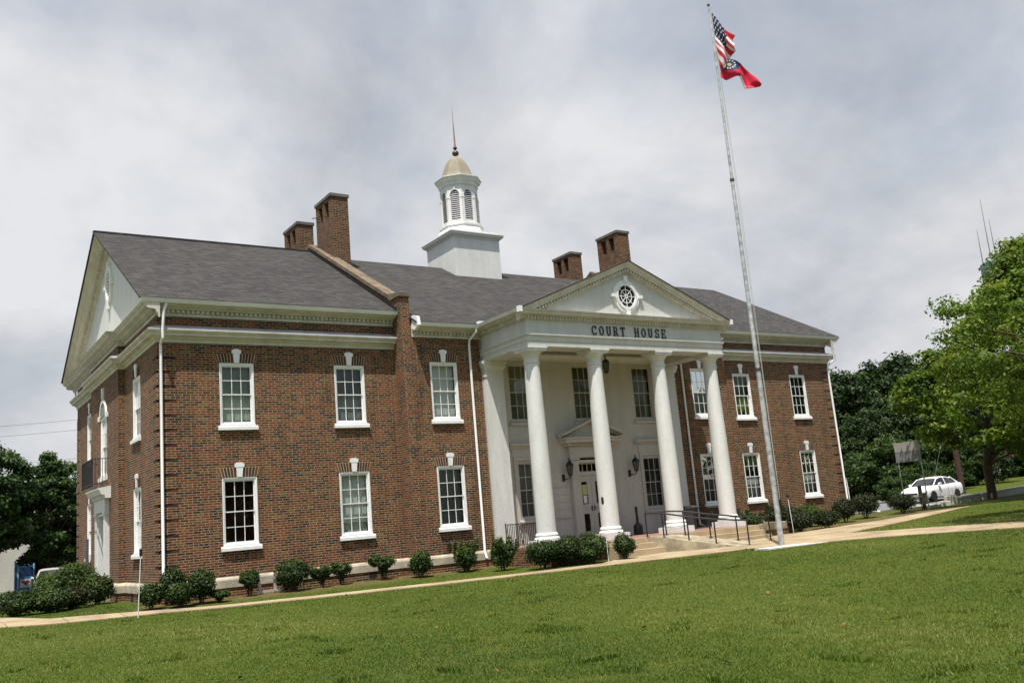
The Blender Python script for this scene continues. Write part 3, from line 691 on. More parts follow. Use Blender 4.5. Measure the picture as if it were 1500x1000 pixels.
for s in (-1, 1):
    mb.rake((DX+s*1.62, ys-.07, 4.67), (DX, ys-.07, 5.30), (0, -1, 0), [(-.1, -.0), (.10, -.0), (.12, .05), (.38, .08), (.42, .17), (-.15, .19)])
mb.xzprism([(DX-1.5, 4.668), (DX+1.5, 4.668), (DX, 5.28)], ys-.08, YW-.001)
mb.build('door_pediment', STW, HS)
mb = MB(); yd = YW+.02
mb.box(DX-.69, DX-.64, yd-.02, yd+.08, FZ, 3.6).box(DX+.64, DX+.69, yd-.02, yd+.08, FZ, 3.6).box(DX-.64, DX+.64, yd-.02, yd+.08, 3.06, 3.24).box(DX-.64, DX+.64, yd-.02, yd+.08, 3.55, 3.6)
for k in (1, 2, 3, 4): mb.box(DX-.64+1.28*k/5-.016, DX-.64+1.28*k/5+.016, yd, yd+.04, 3.24, 3.55)
df = mb.build('door_frame', DOORP, HS)
MB().quad((DX-.64, yd+.02, 3.24), (DX+.64, yd+.02, 3.24), (DX+.64, yd+.02, 3.55), (DX-.64, yd+.02, 3.55)).build('transom_pane', GLASS, df)
for s in (-1, 1):
    x0, x1 = sorted((DX+s*.006, DX+s*.635)); c = (x0+x1)/2+s*.05
    mb = MB(); gx0, gx1 = c-.15, c+.15
    for a, b, z0, z1 in ((x0, gx0, FZ+.01, 3.05), (gx1, x1, FZ+.01, 3.05), (gx0, gx1, FZ+.01, .72), (gx0, gx1, 1.45, 1.86), (gx0, gx1, 2.80, 3.05)):
        mb.box(a, b, yd, yd+.05, z0, z1)
    lf = mb.build('door_leaf', DOORP, HS)
    mb = MB()
    for z0, z1 in ((.72, 1.45), (1.86, 2.80)): mb.quad((gx0, yd+.03, z0), (gx1, yd+.03, z0), (gx1, yd+.03, z1), (gx0, yd+.03, z1))
    mb.build('pane', GLASS, lf)
    mb = MB(); hx = DX+s*.07; mb.box(hx-.022, hx+.022, yd-.02, yd, 1.56, 1.78).tube([(hx, yd-.01, 1.68), (hx, yd-.06, 1.68), (hx+s*.13, yd-.07, 1.67)], .014, 6); mb.build('door_handle', BLK, lf)
    if s < 0:
        n1 = MB().box(gx0+.02, gx1-.02, yd+.008, yd+.014, 2.25, 2.68).build('yellow_notice', m_plain('notice_yellow', (.50, .52, .20), .8, .1), lf)
        MB().box(gx0+.05, gx1-.06, yd+.008, yd+.014, 1.90, 2.22).build('paper_notice', m_plain('notice_white', (.75, .76, .78), .8, .05), lf)
# painted board panel on the wall left of the door
mb = MB(); bx0, bx1 = 15.42, 16.52
for k in range(4): mb.box(bx0, bx1, YW-.03, YW-.002, 1.42+k*.30, 1.42+k*.30+.29)
mb.box(bx0-.03, bx1+.03, YW-.05, YW-.002, 2.622, 2.68).box(bx0-.03, bx1+.03, YW-.05, YW-.002, 1.36, 1.415); mb.build('board_panel', STW, HS)

# porch floor, steps, planter
mb = MB(); mb.box(AX0+.02, AX1+.05, -4.66, YW+.0, .30, FZ); mb.build('porch_floor', BRICKP, HS)
mb = MB(); mb.box(AX0-.05, AX1+.1, -4.58, YM-.1, -.6, .299); mb.build('porch_base', BR, HS)
mb = MB()
mb.box(14.9, 23.05, -4.80, -4.585, .20, FZ-.006)
mb.box(14.9, 23.05, -5.10, -4.585, 0.0, .199).box(14.9, 23.05, -5.42, -4.585, -.6, -.001)
mb.box(AX0-.08, 14.9, -4.80, -4.585, .18, FZ-.006)
mb.build('step', CONC, HS, bevel=.012)
mb = MB(); mb.box(23.12, 25.0, -4.85, -4.70, .12, .42).box(24.85, 25.0, -4.70, -1.0, .12, .42).build('planter', CONC2, HS, bevel=.015)
MB().box(23.14, 24.98, -4.83, -4.72, -.6, .119).box(24.87, 24.98, -4.72, -1.0, -.6, .119).build('planter_base', BR, HS)
MB().box(23.12, 24.84, -4.69, -1.0, -.3, .30).build('planter_soil', m_plain('soil', (.09, .055, .035), .95, .3, 6), HS)
# porch side railings
for xr in (COLX[0]-.05, COLX[3]+.05):
    mb = MB(); ya, yb_ = YM-.18, YCOL+.40
    for z in (FZ+.1, 1.30): mb.tube([(xr, ya, z), (xr, yb_, z)], .018, 6)
    n = 19
    for k in range(n+1):
        y = ya+(yb_-ya)*k/n; mb.tube([(xr, y, FZ+.1 if 0 < k < n else FZ), (xr, y, 1.30 if k else 1.36)], .014 if 0 < k < n else .02, 5)
    for s in (-1, 1):
        yc = (ya+yb_)/2; mb.tube([(xr, yc+s*.28, 1.28), (xr, yc+s*.06, 1.18), (xr, yc+s*.05, 1.0), (xr, yc+s*.16, .85), (xr, yc+s*.03, .68), (xr, yc, .5)], .011, 5)
    mb.build('porch_railing', BLK, HS)
# wall lanterns and the hanging lantern
def lantern(name, x, y, z, hang=False):
    mb = MB(); c = (x, y)
    mb.lathe([(.03, z), (.09, z+.03), (.10, z+.06)], c, 6); mb.lathe([(.17, z+.44), (.19, z+.455), (.12, z+.56), (.05, z+.62), (.025, z+.64), (.025, z+.68), (.04, z+.70), (.02, z+.74), (.004, z+.78)], c, 6)
    for k in range(6):
        a = k*math.pi/3; mb.tube([(x+.09*math.cos(a), y+.09*math.sin(a), z+.05), (x+.155*math.cos(a), y+.155*math.sin(a), z+.45)], .011, 5)
    if hang: mb.tube([(x, y, z+.7), (x, y, 8.5)], .012, 6)
    else:
        mb.box(x-.22, x-.10, YW-.05, YW-.001, z-.19, z+.10); mb.tube([(x-.16, YW-.05, z-.05), (x-.12, YW-.18, z-.12), (x-.02, y+.02, z-.08), (x, y, z+.01)], .022, 6)
    o = mb.build(name, BLK, HS); mb = MB(); mb.lathe([(.085, z+.06), (.145, z+.44)], c, 6); mb.build('lamp_glass', m_lamp, o)
m_lamp, _nt, _b = newmat('lamp_glass'); _b.inputs['Base Color'].default_value = (.10, .10, .085, 1); _b.inputs['Roughness'].default_value = .15
lantern('wall_lantern', 16.42, YW-.32, 3.06); lantern('wall_lantern', 20.09, YW-.32, 3.09); lantern('hanging_lantern', 17.72, -2.3, 7.20, True)

# downspouts
def spout(pts, name='downspout', r=.05):
    mb = MB(); mb.tube(pts, r, 8); mb.build(name, WFR if name == 'downspout' else GUT, HS, True)
spout([(.22, -.50, 9.68), (.15, -.45, 9.45), (.10, -.42, 8.85), (.10, -.42, 8.5), (.10, -.10, 8.32), (.10, -.09, .45), (.08, -.17, .30), (.08, -.18, .02)])
spout([(12.02, YM-.52, 9.18), (12.02, YM-.5, 9.0), (11.92, YM-.1, 8.72), (11.90, YM-.08, 8.5), (11.90, YM-.08, .35), (11.9, YM-.2, .1)])
spout([(23.42, YM-.52, 9.18), (23.42, YM-.5, 9.0), (23.50, YM-.1, 8.72), (23.50, YM-.08, 8.5), (23.50, YM-.08, .55), (23.55, YM-.35, .45)])
spout([(XR-.05, -.50, 9.68), (XR+.02, -.46, 9.45), (XR+.12, -.44, 8.55), (XR-.1, -.12, 8.3), (XR-.12, -.09, 8.1), (XR-.12, -.09, .9), (XR-.05, -.25, .70), (XR+.1, -.9, .66), (XR+.15, -1.1, .62), (XR+.2, -1.3, .3), (XR+.3, -1.7, .24)], r=.055)

# ---- cupola
CX, CYc = 17.50, CY; q8 = .83
cu = MB().box(CX-1.4, CX+1.4, CYc-1.4, CYc+1.4, 13.0, 15.90).build('cupola', ST, HS)
rect = lambda h: [(CX-h, CYc-h), (CX+h, CYc-h), (CX+h, CYc+h), (CX-h, CYc+h), (CX-h, CYc-h)]
mb = MB()
for z0, z1, h in ((15.90, 15.98, 1.44), (15.981, 16.03, 1.52), (16.031, 16.13, 1.58), (16.131, 16.18, 1.63), (16.181, 16.32, 1.38)): mb.box(CX-h, CX+h, CYc-h, CYc+h, z0, z1)
mb.build('cupola_cornice', WH, cu)
PH = math.pi/8; k8 = 1/math.cos(PH)
mb = MB(); mb.lathe([(1.20*k8, 16.321), (1.20*k8, 16.50), (1.13*k8, 16.56), (1.07*k8, 16.70), (1.07*k8, 16.78), (1.12*k8, 16.80), (1.12*k8, 16.88), (.99*k8, 16.93)], (CX, CYc), 8, PH)
mb.build('lantern_base', WH, cu)
ra = .94; ldark = MB().lathe([((ra-.12)*k8, 16.93), ((ra-.12)*k8, 19.05)], (CX, CYc), 8, PH).build('lantern_core', DARKV, cu)
side = 2*ra*math.tan(PH)
frm = MB()
for k in range(8):
    a = -math.pi/2 + k*math.pi/4
    M = Matrix.Translation((CX, CYc, 0)) @ Matrix.Rotation(a+math.pi/2, 4, 'Z')    # local -y is outward
    frm.M = M; hw = side/2; ow_ = .235; zt = 18.76; zc = zt-ow_
    y0, y1 = -ra, -ra+.10
    frm.box(-hw, -ow_, y0, y1, 16.93, 19.05).box(ow_, hw, y0, y1, 16.93, 19.05).box(-ow_, ow_, y0, y1, 16.93, 17.08)
    n = 10; prev = None
    pts = [(ow_*math.cos(math.pi*i/n), zc+ow_*math.sin(math.pi*i/n)) for i in range(n+1)]
    for i in range(n): frm.xzprism([pts[i], (pts[i][0], 19.05), (pts[i+1][0], 19.05), pts[i+1]], y0, y1)
    for i in range(n): frm.xzprism([pts[i], (pts[i][0]*1.18, zc+(pts[i][1]-zc)*1.18), (pts[i+1][0]*1.18, zc+(pts[i+1][1]-zc)*1.18), pts[i+1]], y0-.03, y0)
    frm.box(-.04, .04, y0-.05, y0, zt+.01, zt+.14)
    for s in (-1, 1): frm.box(s*(hw-.06)-.06, s*(hw-.06)+.06, y0-.035, y0, 16.93, 18.5); frm.box(s*(hw-.06)-.08, s*(hw-.06)+.08, y0-.05, y0, 18.3, 18.38)
    lv = MB(); lv.M = M; zz_ = 17.10
    while zz_ < zt-.04:
        w = ow_ if zz_ < zc else math.sqrt(max(.0001, ow_**2-(zz_+.02-zc)**2)) if zz_+.02-zc < ow_ else .02
        lv.yzprism([(y0+.01, zz_), (y0+.09, zz_+.055), (y0+.09, zz_+.075), (y0+.01, zz_+.02)], -w, w); zz_ += .108
    lv.build('louver', WFR, cu)
frm.build('lantern_frame', WH, cu)
mb = MB(); mb.lathe([(.95*k8, 19.051), (1.00*k8, 19.06), (1.00*k8, 19.20), (1.07*k8, 19.27), (1.14*k8, 19.33), (1.14*k8, 19.41), (1.20*k8, 19.46), (1.20*k8, 19.50), (.95*k8, 19.54)], (CX, CYc), 8, PH); mb.build('lantern_cornice', WH, cu)
mb = MB(); mb.lathe([(.98*k8, 19.541), (.90*k8, 19.60), (.82*k8, 19.72), (.75*k8, 19.90), (.67*k8, 20.15), (.58*k8, 20.40), (.47*k8, 20.62), (.34*k8, 20.79), (.20*k8, 20.90), (.09*k8, 20.94)], (CX, CYc), 8, PH); mb.build('dome', GOLD, cu)
mb = MB(); mb.lathe([(.09, 20.93), (.07, 21.0), (.16, 21.06), (.19, 21.15), (.16, 21.24), (.06, 21.31), (.05, 21.37), (.11, 21.42), (.12, 21.47), (.05, 21.54)], (CX, CYc), 16); fi = mb.build('finial', BRONZE, cu, True)
MB().lathe([(.06, 21.54), (.045, 22.0), (.028, 22.7), (.012, 23.5), (.002, 23.9)], (CX, CYc), 10).build('spire', SPIRE, fi)

# ------------------------------------------------------------------ things on and by the porch
t = thing('ash_receptacle', 'black long necked cigarette receptacle by the porch wall right of the door', 'ash bin', (19.15, -1.6, FZ))
MB().lathe([(.17, 0), (.20, .03), (.20, .33), (.18, .40), (.10, .46), (.06, .50)], n=20).build('bin_body', BLK, t, True)
MB().lathe([(.055, .49), (.05, .9), (.058, 1.0), (.062, 1.14), (.03, 1.18)], n=14).build('neck', BLK, t, True)
GRYP = m_plain('grey_plastic', (.055, .05, .052), .6, .12)
t = thing('trash_bin', 'dark grey wheeled trash bin standing behind the third white column', 'trash bin', (21.55, -2.3, FZ), .45)
t.scale = (.85, .85, .98)
mb = MB(); mb.add([(-.22, -.22, .03), (.22, -.22, .03), (.22, .22, .03), (-.22, .22, .03), (-.30, -.30, .90), (.30, -.30, .90), (.30, .30, .90), (-.30, .30, .90)], [(0, 3, 2, 1), (4, 5, 6, 7), (0, 1, 5, 4), (1, 2, 6, 5), (2, 3, 7, 6), (3, 0, 4, 7)]); mb.build('bin_body', GRYP, t, bevel=.02)
MB().yzprism([(-.34, .91), (.34, .91), (.34, .97), (.2, 1.04), (-.2, 1.04), (-.34, .97)], -.33, .33).build('lid', GRYP, t, bevel=.015)
for s in (-1, 1): MB().lathe([(.08, -.03), (.08, .03)], n=14).build('wheel', BLK, t).matrix_local = Matrix.Translation((s*.24, .24, .08)) @ Matrix.Rotation(math.pi/2, 4, 'Y')

# concrete ramp running diagonally from the porch, with two handrails
Fp = [(16.85, -4.75, FZ), (17.15, -5.35, .34), (17.75, -6.05, .14), (18.45, -6.75, -.04), (19.45, -7.45, -.18)]
Bp = [(17.75, -4.85, FZ), (18.35, -5.25, .34), (19.1, -5.85, .15), (19.95, -6.45, -.02), (21.1, -7.05, -.16)]
mb = MB(); n = 5
top = [(p[0], p[1], p[2]+.004) for p in Fp] + [(p[0], p[1], p[2]+.004) for p in Bp]
fo = [(16.80, -4.72, FZ+.004), (17.05, -5.38, .345), (17.65, -6.12, .145), (18.35, -6.82, -.04), (19.0, -7.4, -.20)]
bo = [(17.85, -4.75, FZ+.004), (18.45, -5.20, .345), (19.2, -5.78, .155), (20.05, -6.35, -.02), (21.0, -6.9, -.20)]
vs = fo+bo+[(p[0], p[1], -.5) for p in fo+bo]
fs = []
for i in range(4):
    fs += [(i, i+1, n+i+1, n+i), (10+i, 10+n+i, 10+n+i+1, 10+i+1), (i, 10+i, 10+i+1, i+1), (n+i, n+i+1, 10+n+i+1, 10+n+i)]
fs += [(0, n, 10+n, 10), (4, 14, 14+n, 4+n)]
mb.add(vs, fs); r = mb.build('access_ramp', CONC2, None); tag(r, 'sloping concrete wheelchair ramp running down from the porch steps', 'ramp')
def handrail(pts, label):
    t = thing('handrail', label, 'handrail', pts[0], 0, 'black handrails on the ramp')
    P = [Vector(p)-Vector(pts[0]) for p in pts]
    MB().tube([p+Vector((0, 0, .90)) for p in P], .032, 8).build('rail', BLK, t)
    for p in P:
        mb = MB(); mb.tube([p, p+Vector((0, 0, .90))], .028, 8); mb.box(p.x-.07, p.x+.07, p.y-.07, p.y+.07, p.z-.0, p.z+.012); mb.build('post', BLK, t)
handrail(Fp, 'black pipe handrail on the lawn side of the concrete ramp')
handrail(Bp, 'black pipe handrail on the building side of the concrete ramp')

# stakes
STK = m_plain('stake_white', (.72, .74, .72), .5, .05)
def stake(x, y, h, lean, label):
    z = g(x, y); t = thing('marker_stake', label, 'stake', (x, y, z-.05), 0, 'thin white stakes with black heads')
    MB().tube([(0, 0, 0), (lean*h*.9, 0, h*.9)], .014, 6).build('rod', STK, t)
    MB().lathe([(.02, h*.88), (.045, h*.90), (.045, h*.98), (.02, h)], (lean*h*.94, 0), 10).build('head', BLK, t)
stake(-1.36, -3.3, 2.0, .05, 'thin white stake with black head by the left corner of the building')
stake(13.9, -5.9, 2.35, 0, 'thin white stake with black head in front of the second column')
stake(24.6, -5.25, 1.75, -.05, 'thin white stake with black head right of the flagpole')
# broken white crawl space frame
t = thing('wooden_frame', 'broken grey white wooden frame leaning between the shrubs at the wall', 'wooden frame', (3.4, -.55, g(3.4, -.55)))
WOODW = m_plain('weathered_white_wood', (.42, .38, .35), .9, .2, 5)
MB().box(-.30, -.20, -.03, .03, 0, .85).build('upright', WOODW, t).rotation_euler = (.1, -.22, 0)
MB().box(.18, .28, -.03, .03, 0, .62).build('upright', WOODW, t)
mb = MB(); mb.box(-.42, .45, -.05, -.031, .05, .13); mb.box(-.15, .42, -.05, -.031, .40, .47); mb.build('crossbar', WOODW, t)

# ------------------------------------------------------------------ flagpole and flags
PXp, PYp = 18.85, -9.5; gz = g(PXp, PYp)
fp = thing('flagpole', 'tall silver metal flagpole standing at the walk in front of the portico', 'flagpole', (PXp, PYp, gz))
H = 20.85
segs = [(0, 6.3, .100, .088), (6.3, 13.6, .082, .066), (13.6, H, .055, .032)]
for z0, z1, r0, r1 in segs: MB().lathe([(r0, z0), ((r0+r1)/2, (z0+z1)/2), (r1, z1)], n=20).build('pole_section', STEEL, fp, True)
for z0, r0 in ((6.25, .115), (13.55, .085)): MB().lathe([(r0*.85, z0), (r0, z0+.02), (r0, z0+.10), (r0*.85, z0+.13)], n=18).build('collar', BRONZE, fp)
MB().lathe([(.03, H), (.055, H+.02), (.055, H+.08), (.03, H+.1)], n=12).build('truck', BRONZE, fp)
mb = MB(); mb.tube([(.06, -.04, H-.02), (.11, -.075, 13), (.125, -.085, 1.6)], .008, 5).tube([(.04, -.05, H-.02), (.15, -.11, 13), (.125, -.085, 1.4)], .008, 5)
mb.build('halyard', m_plain('rope', (.45, .45, .42), .9, .1), fp)
MB().box(.09, .15, -.12, -.07, 1.35, 1.6).build('cleat', BLK, fp)
MB().box(-1.5, 1.5, -1.1, -.35, -.2, .03).build('concrete_pad', m_plain('white_concrete', (.62, .60, .55), .9, .1), None)
o = bpy.data.objects['concrete_pad']; o.parent = None; o.location = (PXp, PYp, gz); o.rotation_euler = (0, 0, -.16)
tag(o, 'narrow whitish concrete strip at the foot of the flagpole', 'concrete pad')
def m_flag_us():
    m, nt, b = newmat('flag_stripes_stars'); uv = nt.nodes.new('ShaderNodeUVMap'); s = nt.nodes.new('ShaderNodeSeparateXYZ'); nt.links.new(uv.outputs[0], s.inputs[0])
    u, v = s.outputs[0], s.outputs[1]
    st = mth(nt, 'GREATER_THAN', mth(nt, 'FRACT', mth(nt, 'MULTIPLY', mth(nt, 'SUBTRACT', 1, v), 6.5)), .5)
    stripe = mix(nt, st, (.50, .015, .03), (.72, .71, .70))
    can = mth(nt, 'MULTIPLY', mth(nt, 'LESS_THAN', u, .62), mth(nt, 'GREATER_THAN', v, 6/13))
    uu = mth(nt, 'MULTIPLY', u, 5/.62); vv = mth(nt, 'MULTIPLY', mth(nt, 'SUBTRACT', 1, v), 3.5/(7/13))
    def dots(off):
        a = mth(nt, 'SUBTRACT', mth(nt, 'FRACT', mth(nt, 'ADD', uu, off)), .5); c = mth(nt, 'SUBTRACT', mth(nt, 'FRACT', mth(nt, 'ADD', vv, off)), .5)
        r = mth(nt, 'ADD', mth(nt, 'MULTIPLY', a, a), mth(nt, 'MULTIPLY', mth(nt, 'MULTIPLY', c, c), .8)); return mth(nt, 'LESS_THAN', r, .020)
    d = mth(nt, 'MAXIMUM', dots(0.), dots(.5))
    col = mix(nt, can, stripe, mix(nt, d, (.008, .012, .055), (.75, .75, .75)))
    nt.links.new(col, b.inputs['Base Color']); b.inputs['Roughness'].default_value = .8; return m
def m_flag_st():
    m, nt, b = newmat('flag_red_white_canton'); uv = nt.nodes.new('ShaderNodeUVMap'); s = nt.nodes.new('ShaderNodeSeparateXYZ'); nt.links.new(uv.outputs[0], s.inputs[0])
    u, v = s.outputs[0], s.outputs[1]
    whitepart = mth(nt, 'MULTIPLY', mth(nt, 'MULTIPLY', mth(nt, 'GREATER_THAN', u, .60), mth(nt, 'LESS_THAN', u, .80)), mth(nt, 'LESS_THAN', v, .16))
    base = mix(nt, whitepart, (.62, .012, .05), (.68, .62, .60))
    can = mth(nt, 'MULTIPLY', mth(nt, 'LESS_THAN', u, .40), mth(nt, 'GREATER_THAN', v, .45))
    du = mth(nt, 'SUBTRACT', u, .17); dv = mth(nt, 'MULTIPLY', mth(nt, 'SUBTRACT', v, .74), .62)
    r = mth(nt, 'SQRT', mth(nt, 'ADD', mth(nt, 'MULTIPLY', du, du), mth(nt, 'MULTIPLY', dv, dv)))
    ang = mth(nt, 'MULTIPLY', mth(nt, 'ARCTAN2', dv, du), 13/(2*math.pi)); fa = mth(nt, 'ABSOLUTE', mth(nt, 'SUBTRACT', mth(nt, 'FRACT', ang), .5))
    star = mth(nt, 'MULTIPLY', mth(nt, 'LESS_THAN', mth(nt, 'ABSOLUTE', mth(nt, 'SUBTRACT', r, .125)), .017), mth(nt, 'LESS_THAN', fa, .26))
    gold = mth(nt, 'LESS_THAN', r, .05)
    cc = mix(nt, star, (.015, .03, .11), (.75, .75, .75)); cc = mix(nt, gold, cc, (.35, .30, .12))
    nt.links.new(mix(nt, can, base, cc), b.inputs['Base Color']); b.inputs['Roughness'].default_value = .75; return m
def flag(name, mat, fn, nu=48, nv=36):
    vs = []; fs = []
    for j in range(nv+1):
        for i in range(nu+1): vs.append(fn(i/nu, j/nv))
    for j in range(nv):
        for i in range(nu): a = j*(nu+1)+i; fs.append((a, a+1, a+nu+2, a+nu+1))
    me = bpy.data.meshes.new(name); me.from_pydata(vs, [], fs); me.materials.append(mat)
    uvl = me.uv_layers.new()
    for p in me.polygons:
        p.use_smooth = True
        for li in p.loop_indices:
            k = me.loops[li].vertex_index; uvl.data[li].uv = ((k % (nu+1))/nu, (k//(nu+1))/nv)
    o = bpy.data.objects.new(name, me); C.objects.link(o)
    sd = o.modifiers.new('s', 'SOLIDIFY'); sd.thickness = .006
    return o
HD = Vector((.83, -.56, 0)).normalized(); ND = Vector((.56, .83, 0)).normalized()
def fl_us(u, v):
    T, Hh, TF, BF = (0.05, 20.38), (0.04, 18.55), (.78, 19.20), (.12, 17.85)
    a = (1-v)*((1-u)*Hh[0]+u*BF[0]) + v*((1-u)*T[0]+u*TF[0]); z = (1-v)*((1-u)*Hh[1]+u*BF[1]) + v*((1-u)*T[1]+u*TF[1])
    a += .30*u*math.sin(math.pi*v)**1.0 * .75
    a += .05*u*math.sin(v*26)*(v > .35) ; z += .04*u*math.cos(v*26)
    dpt = .16*u*math.sin(v*13+u*3) + .10*u*math.sin(u*7+v*4)
    p = Vector((PXp, PYp, 0)) + HD*(a+.03) + ND*dpt; return (p.x, p.y, z)
f = flag('national_flag', m_flag_us(), fl_us)
tag(f, 'red white and blue stars and stripes flag drooping at the top of the pole', 'flag')
def fl_st(u, v):
    def cr(P, t):
        n = len(P)-1; k = min(int(t*n), n-1); q = t*n-k; return tuple(P[k][c]*(1-q)+P[k+1][c]*q for c in (0, 1))
    top = [(.30, 18.45), (.62, 18.27), (.95, 18.05), (1.22, 17.80), (1.45, 17.45), (1.60, 17.12)]
    bot = [(.08, 17.62), (.32, 17.52), (.58, 17.55), (.80, 17.54), (.98, 17.08), (1.58, 17.08)]
    t, b_ = cr(top, u), cr(bot, u); a = b_[0]*(1-v)+t[0]*v; z = b_[1]*(1-v)+t[1]*v
    dpt = .13*math.sin(u*9+v*2.5)*min(1, u*3+.2) + .04*math.sin(v*8+u*5)
    p = Vector((PXp, PYp, 0)) + HD*a + ND*dpt; return (p.x, p.y, z)
f = flag('state_flag', m_flag_st(), fl_st)
tag(f, 'red flag with blue starred canton streaming below the striped flag', 'flag')

# ------------------------------------------------------------------ setting
def struct_obj(o): o['kind'] = 'structure'; return o
def m_lawn():
    m, nt, b = newmat('lawn_turf')
    n1 = noise(nt, .35, 5); n2 = noise(nt, 14, 6, .7); n3 = noise(nt, 1.6, 4)
    col = ramp(nt, n2, [(.3, (.038, .060, .007)), (.7, (.085, .105, .018))])
    col = mix(nt, .8, col, ramp(nt, n3, [(.35, (.80, .88, .8)), (.68, (1.30, 1.12, 1.05))]), 'MULTIPLY')
    soil = mix(nt, n2, (.10, .065, .035), (.17, .115, .065))
    gm = nt.nodes.new('ShaderNodeNewGeometry'); s = nt.nodes.new('ShaderNodeSeparateXYZ'); nt.links.new(gm.outputs['Position'], s.inputs[0])
    # bare bed along the foot of the building
    f = mth(nt, 'SUBTRACT', 1, mth(nt, 'MULTIPLY', mth(nt, 'ABSOLUTE', mth(nt, 'ADD', s.outputs[1], .7)), .75), clamp=True)
    f = mth(nt, 'MULTIPLY', f, mth(nt, 'LESS_THAN', s.outputs[0], 37)); f = mth(nt, 'MULTIPLY', f, mth(nt, 'GREATER_THAN', s.outputs[0], -1))
    f2 = mth(nt, 'SUBTRACT', 1, mth(nt, 'MULTIPLY', mth(nt, 'ABSOLUTE', mth(nt, 'ADD', s.outputs[1], 4.2)), .6), clamp=True)
    f2 = mth(nt, 'MULTIPLY', f2, mth(nt, 'GREATER_THAN', s.outputs[0], 24)); f2 = mth(nt, 'MULTIPLY', f2, mth(nt, 'LESS_THAN', s.outputs[0], 36))
    f = mth(nt, 'MAXIMUM', f, f2)
    f = mth(nt, 'MULTIPLY', f, ramp(nt, n3, [(.34, (0, 0, 0)), (.50, (1, 1, 1))]))
    nt.links.new(mix(nt, f, col, soil), b.inputs['Base Color']); b.inputs['Roughness'].default_value = .95
    b.inputs['Specular IOR Level'].default_value = .1
    bump(nt, b, n2, .8, .03); return m
_g0 = g
def g(x, y=0):
    z = _g0(x, y)
    if x < 15 and y > 8:
        t = min(1, (y-8)/17); z -= .30*t*t*(3-2*t)*min(1, (15-x)/6)
    return z
def axis(parts):
    out = [parts[0][0]]
    for a, b, s in parts:
        n = max(1, round((b-a)/s)); out += [a+(b-a)*(i+1)/n for i in range(n)]
    return out
xs = axis([(-500, -60, 55), (-60, -20, 4), (-20, 60, .5), (60, 100, 4), (100, 600, 60)])
ys = axis([(-200, -50, 30), (-50, -36, 2), (-36, 12, .5), (12, 60, 3), (60, 120, 10), (120, 900, 80)])
vs = [(x, y, g(x, y)) for y in ys for x in xs]; nx = len(xs)
fs = [(j*nx+i, j*nx+i+1, (j+1)*nx+i+1, (j+1)*nx+i) for j in range(len(ys)-1) for i in range(nx-1)]
me = bpy.data.meshes.new('lawn'); me.from_pydata(vs, [], fs); me.materials.append(m_lawn())
lawn = bpy.data.objects.new('lawn', me); C.objects.link(lawn); struct_obj(lawn)
for p in me.polygons: p.use_smooth = True

def strip(name, near, far, mat, dz=.03, step=.5, cross=6):
    def res(P, n_per):
        out = []
        for (a, b), n in zip(zip(P[:-1], P[1:]), n_per):
            for i in range(n): out.append((a[0]+(b[0]-a[0])*i/n, a[1]+(b[1]-a[1])*i/n))
        return out+[P[-1]]
    L = [max(1, int(max(math.dist(near[i], near[i+1]), math.dist(far[i], far[i+1]))/step)) for i in range(len(near)-1)]
    A, B = res(near, L), res(far, L); vs = []; fs = []; m = cross+1
    for a, b in zip(A, B):
        for k in range(m):
            x, y = a[0]+(b[0]-a[0])*k/cross, a[1]+(b[1]-a[1])*k/cross; vs.append((x, y, g(x, y)+dz))
    for i in range(len(A)-1):
        for k in range(cross): fs.append((i*m+k, (i+1)*m+k, (i+1)*m+k+1, i*m+k+1))
    # edge skirts give the slab its thickness
    for k in (0, cross):
        b0 = len(vs)
        for i in range(len(A)): v = vs[i*m+k]; vs.append((v[0], v[1], v[2]-.12))
        for i in range(len(A)-1): fs.append((i*m+k, b0+i, b0+i+1, (i+1)*m+k))
    me = bpy.data.meshes.new(name); me.from_pydata(vs, [], fs); me.materials.append(mat)
    bm = bmesh.new(); bm.from_mesh(me); bmesh.ops.recalc_face_normals(bm, faces=bm.faces); bm.to_mesh(me); bm.free()
    o = bpy.data.objects.new(name, me); C.objects.link(o); struct_obj(o); PATHS.append(np.array(near+far[::-1])); return o
PATHS = []
def m_walk():
    m, nt, b = newmat('walk_concrete'); n2 = noise(nt, 12, 5, .65); n1 = noise(nt, .8, 5)
    col = ramp(nt, n1, [(.32, (.22, .165, .10)), (.48, (.34, .26, .155)), (.7, (.42, .335, .21))]); col = mix(nt, .6, col, ramp(nt, n2, [(.3, (.8, .8, .8)), (.7, (1.12, 1.12, 1.12))]), 'MULTIPLY')
    gm = nt.nodes.new('ShaderNodeNewGeometry'); s = nt.nodes.new('ShaderNodeSeparateXYZ'); nt.links.new(gm.outputs['Position'], s.inputs[0])
    j = mth(nt, 'LESS_THAN', mth(nt, 'FRACT', mth(nt, 'MULTIPLY', s.outputs[0], 1/1.5)), .022)
    nt.links.new(mix(nt, mth(nt, 'MULTIPLY', j, .7), col, (.10, .075, .05)), b.inputs['Base Color']); b.inputs['Roughness'].default_value = .9
    bump(nt, b, n2, .3, .01); return m
WALK = m_walk()
strip('walkway', [(-14, -.6), (-4.65, -1.3), (-3.45, -1.9), (-1.2, -2.45), (1.06, -3.6), (4.3, -4.75), (8, -6.0), (10.9, -6.95), (13.2, -7.55), (15.2, -8.2), (17.6, -8.9), (19.2, -10.0), (21.7, -13.1)],
      [(-14, 8), (-4.3, 3.6), (-3.3, -.6), (-1.0, -1.5), (1.5, -2.6), (4.8, -3.75), (8.35, -5.05), (11.1, -5.95), (13.2, -6.35), (15, -5.2), (18, -5.3), (23.0, -5.3), (23.35, -8.8)], WALK)
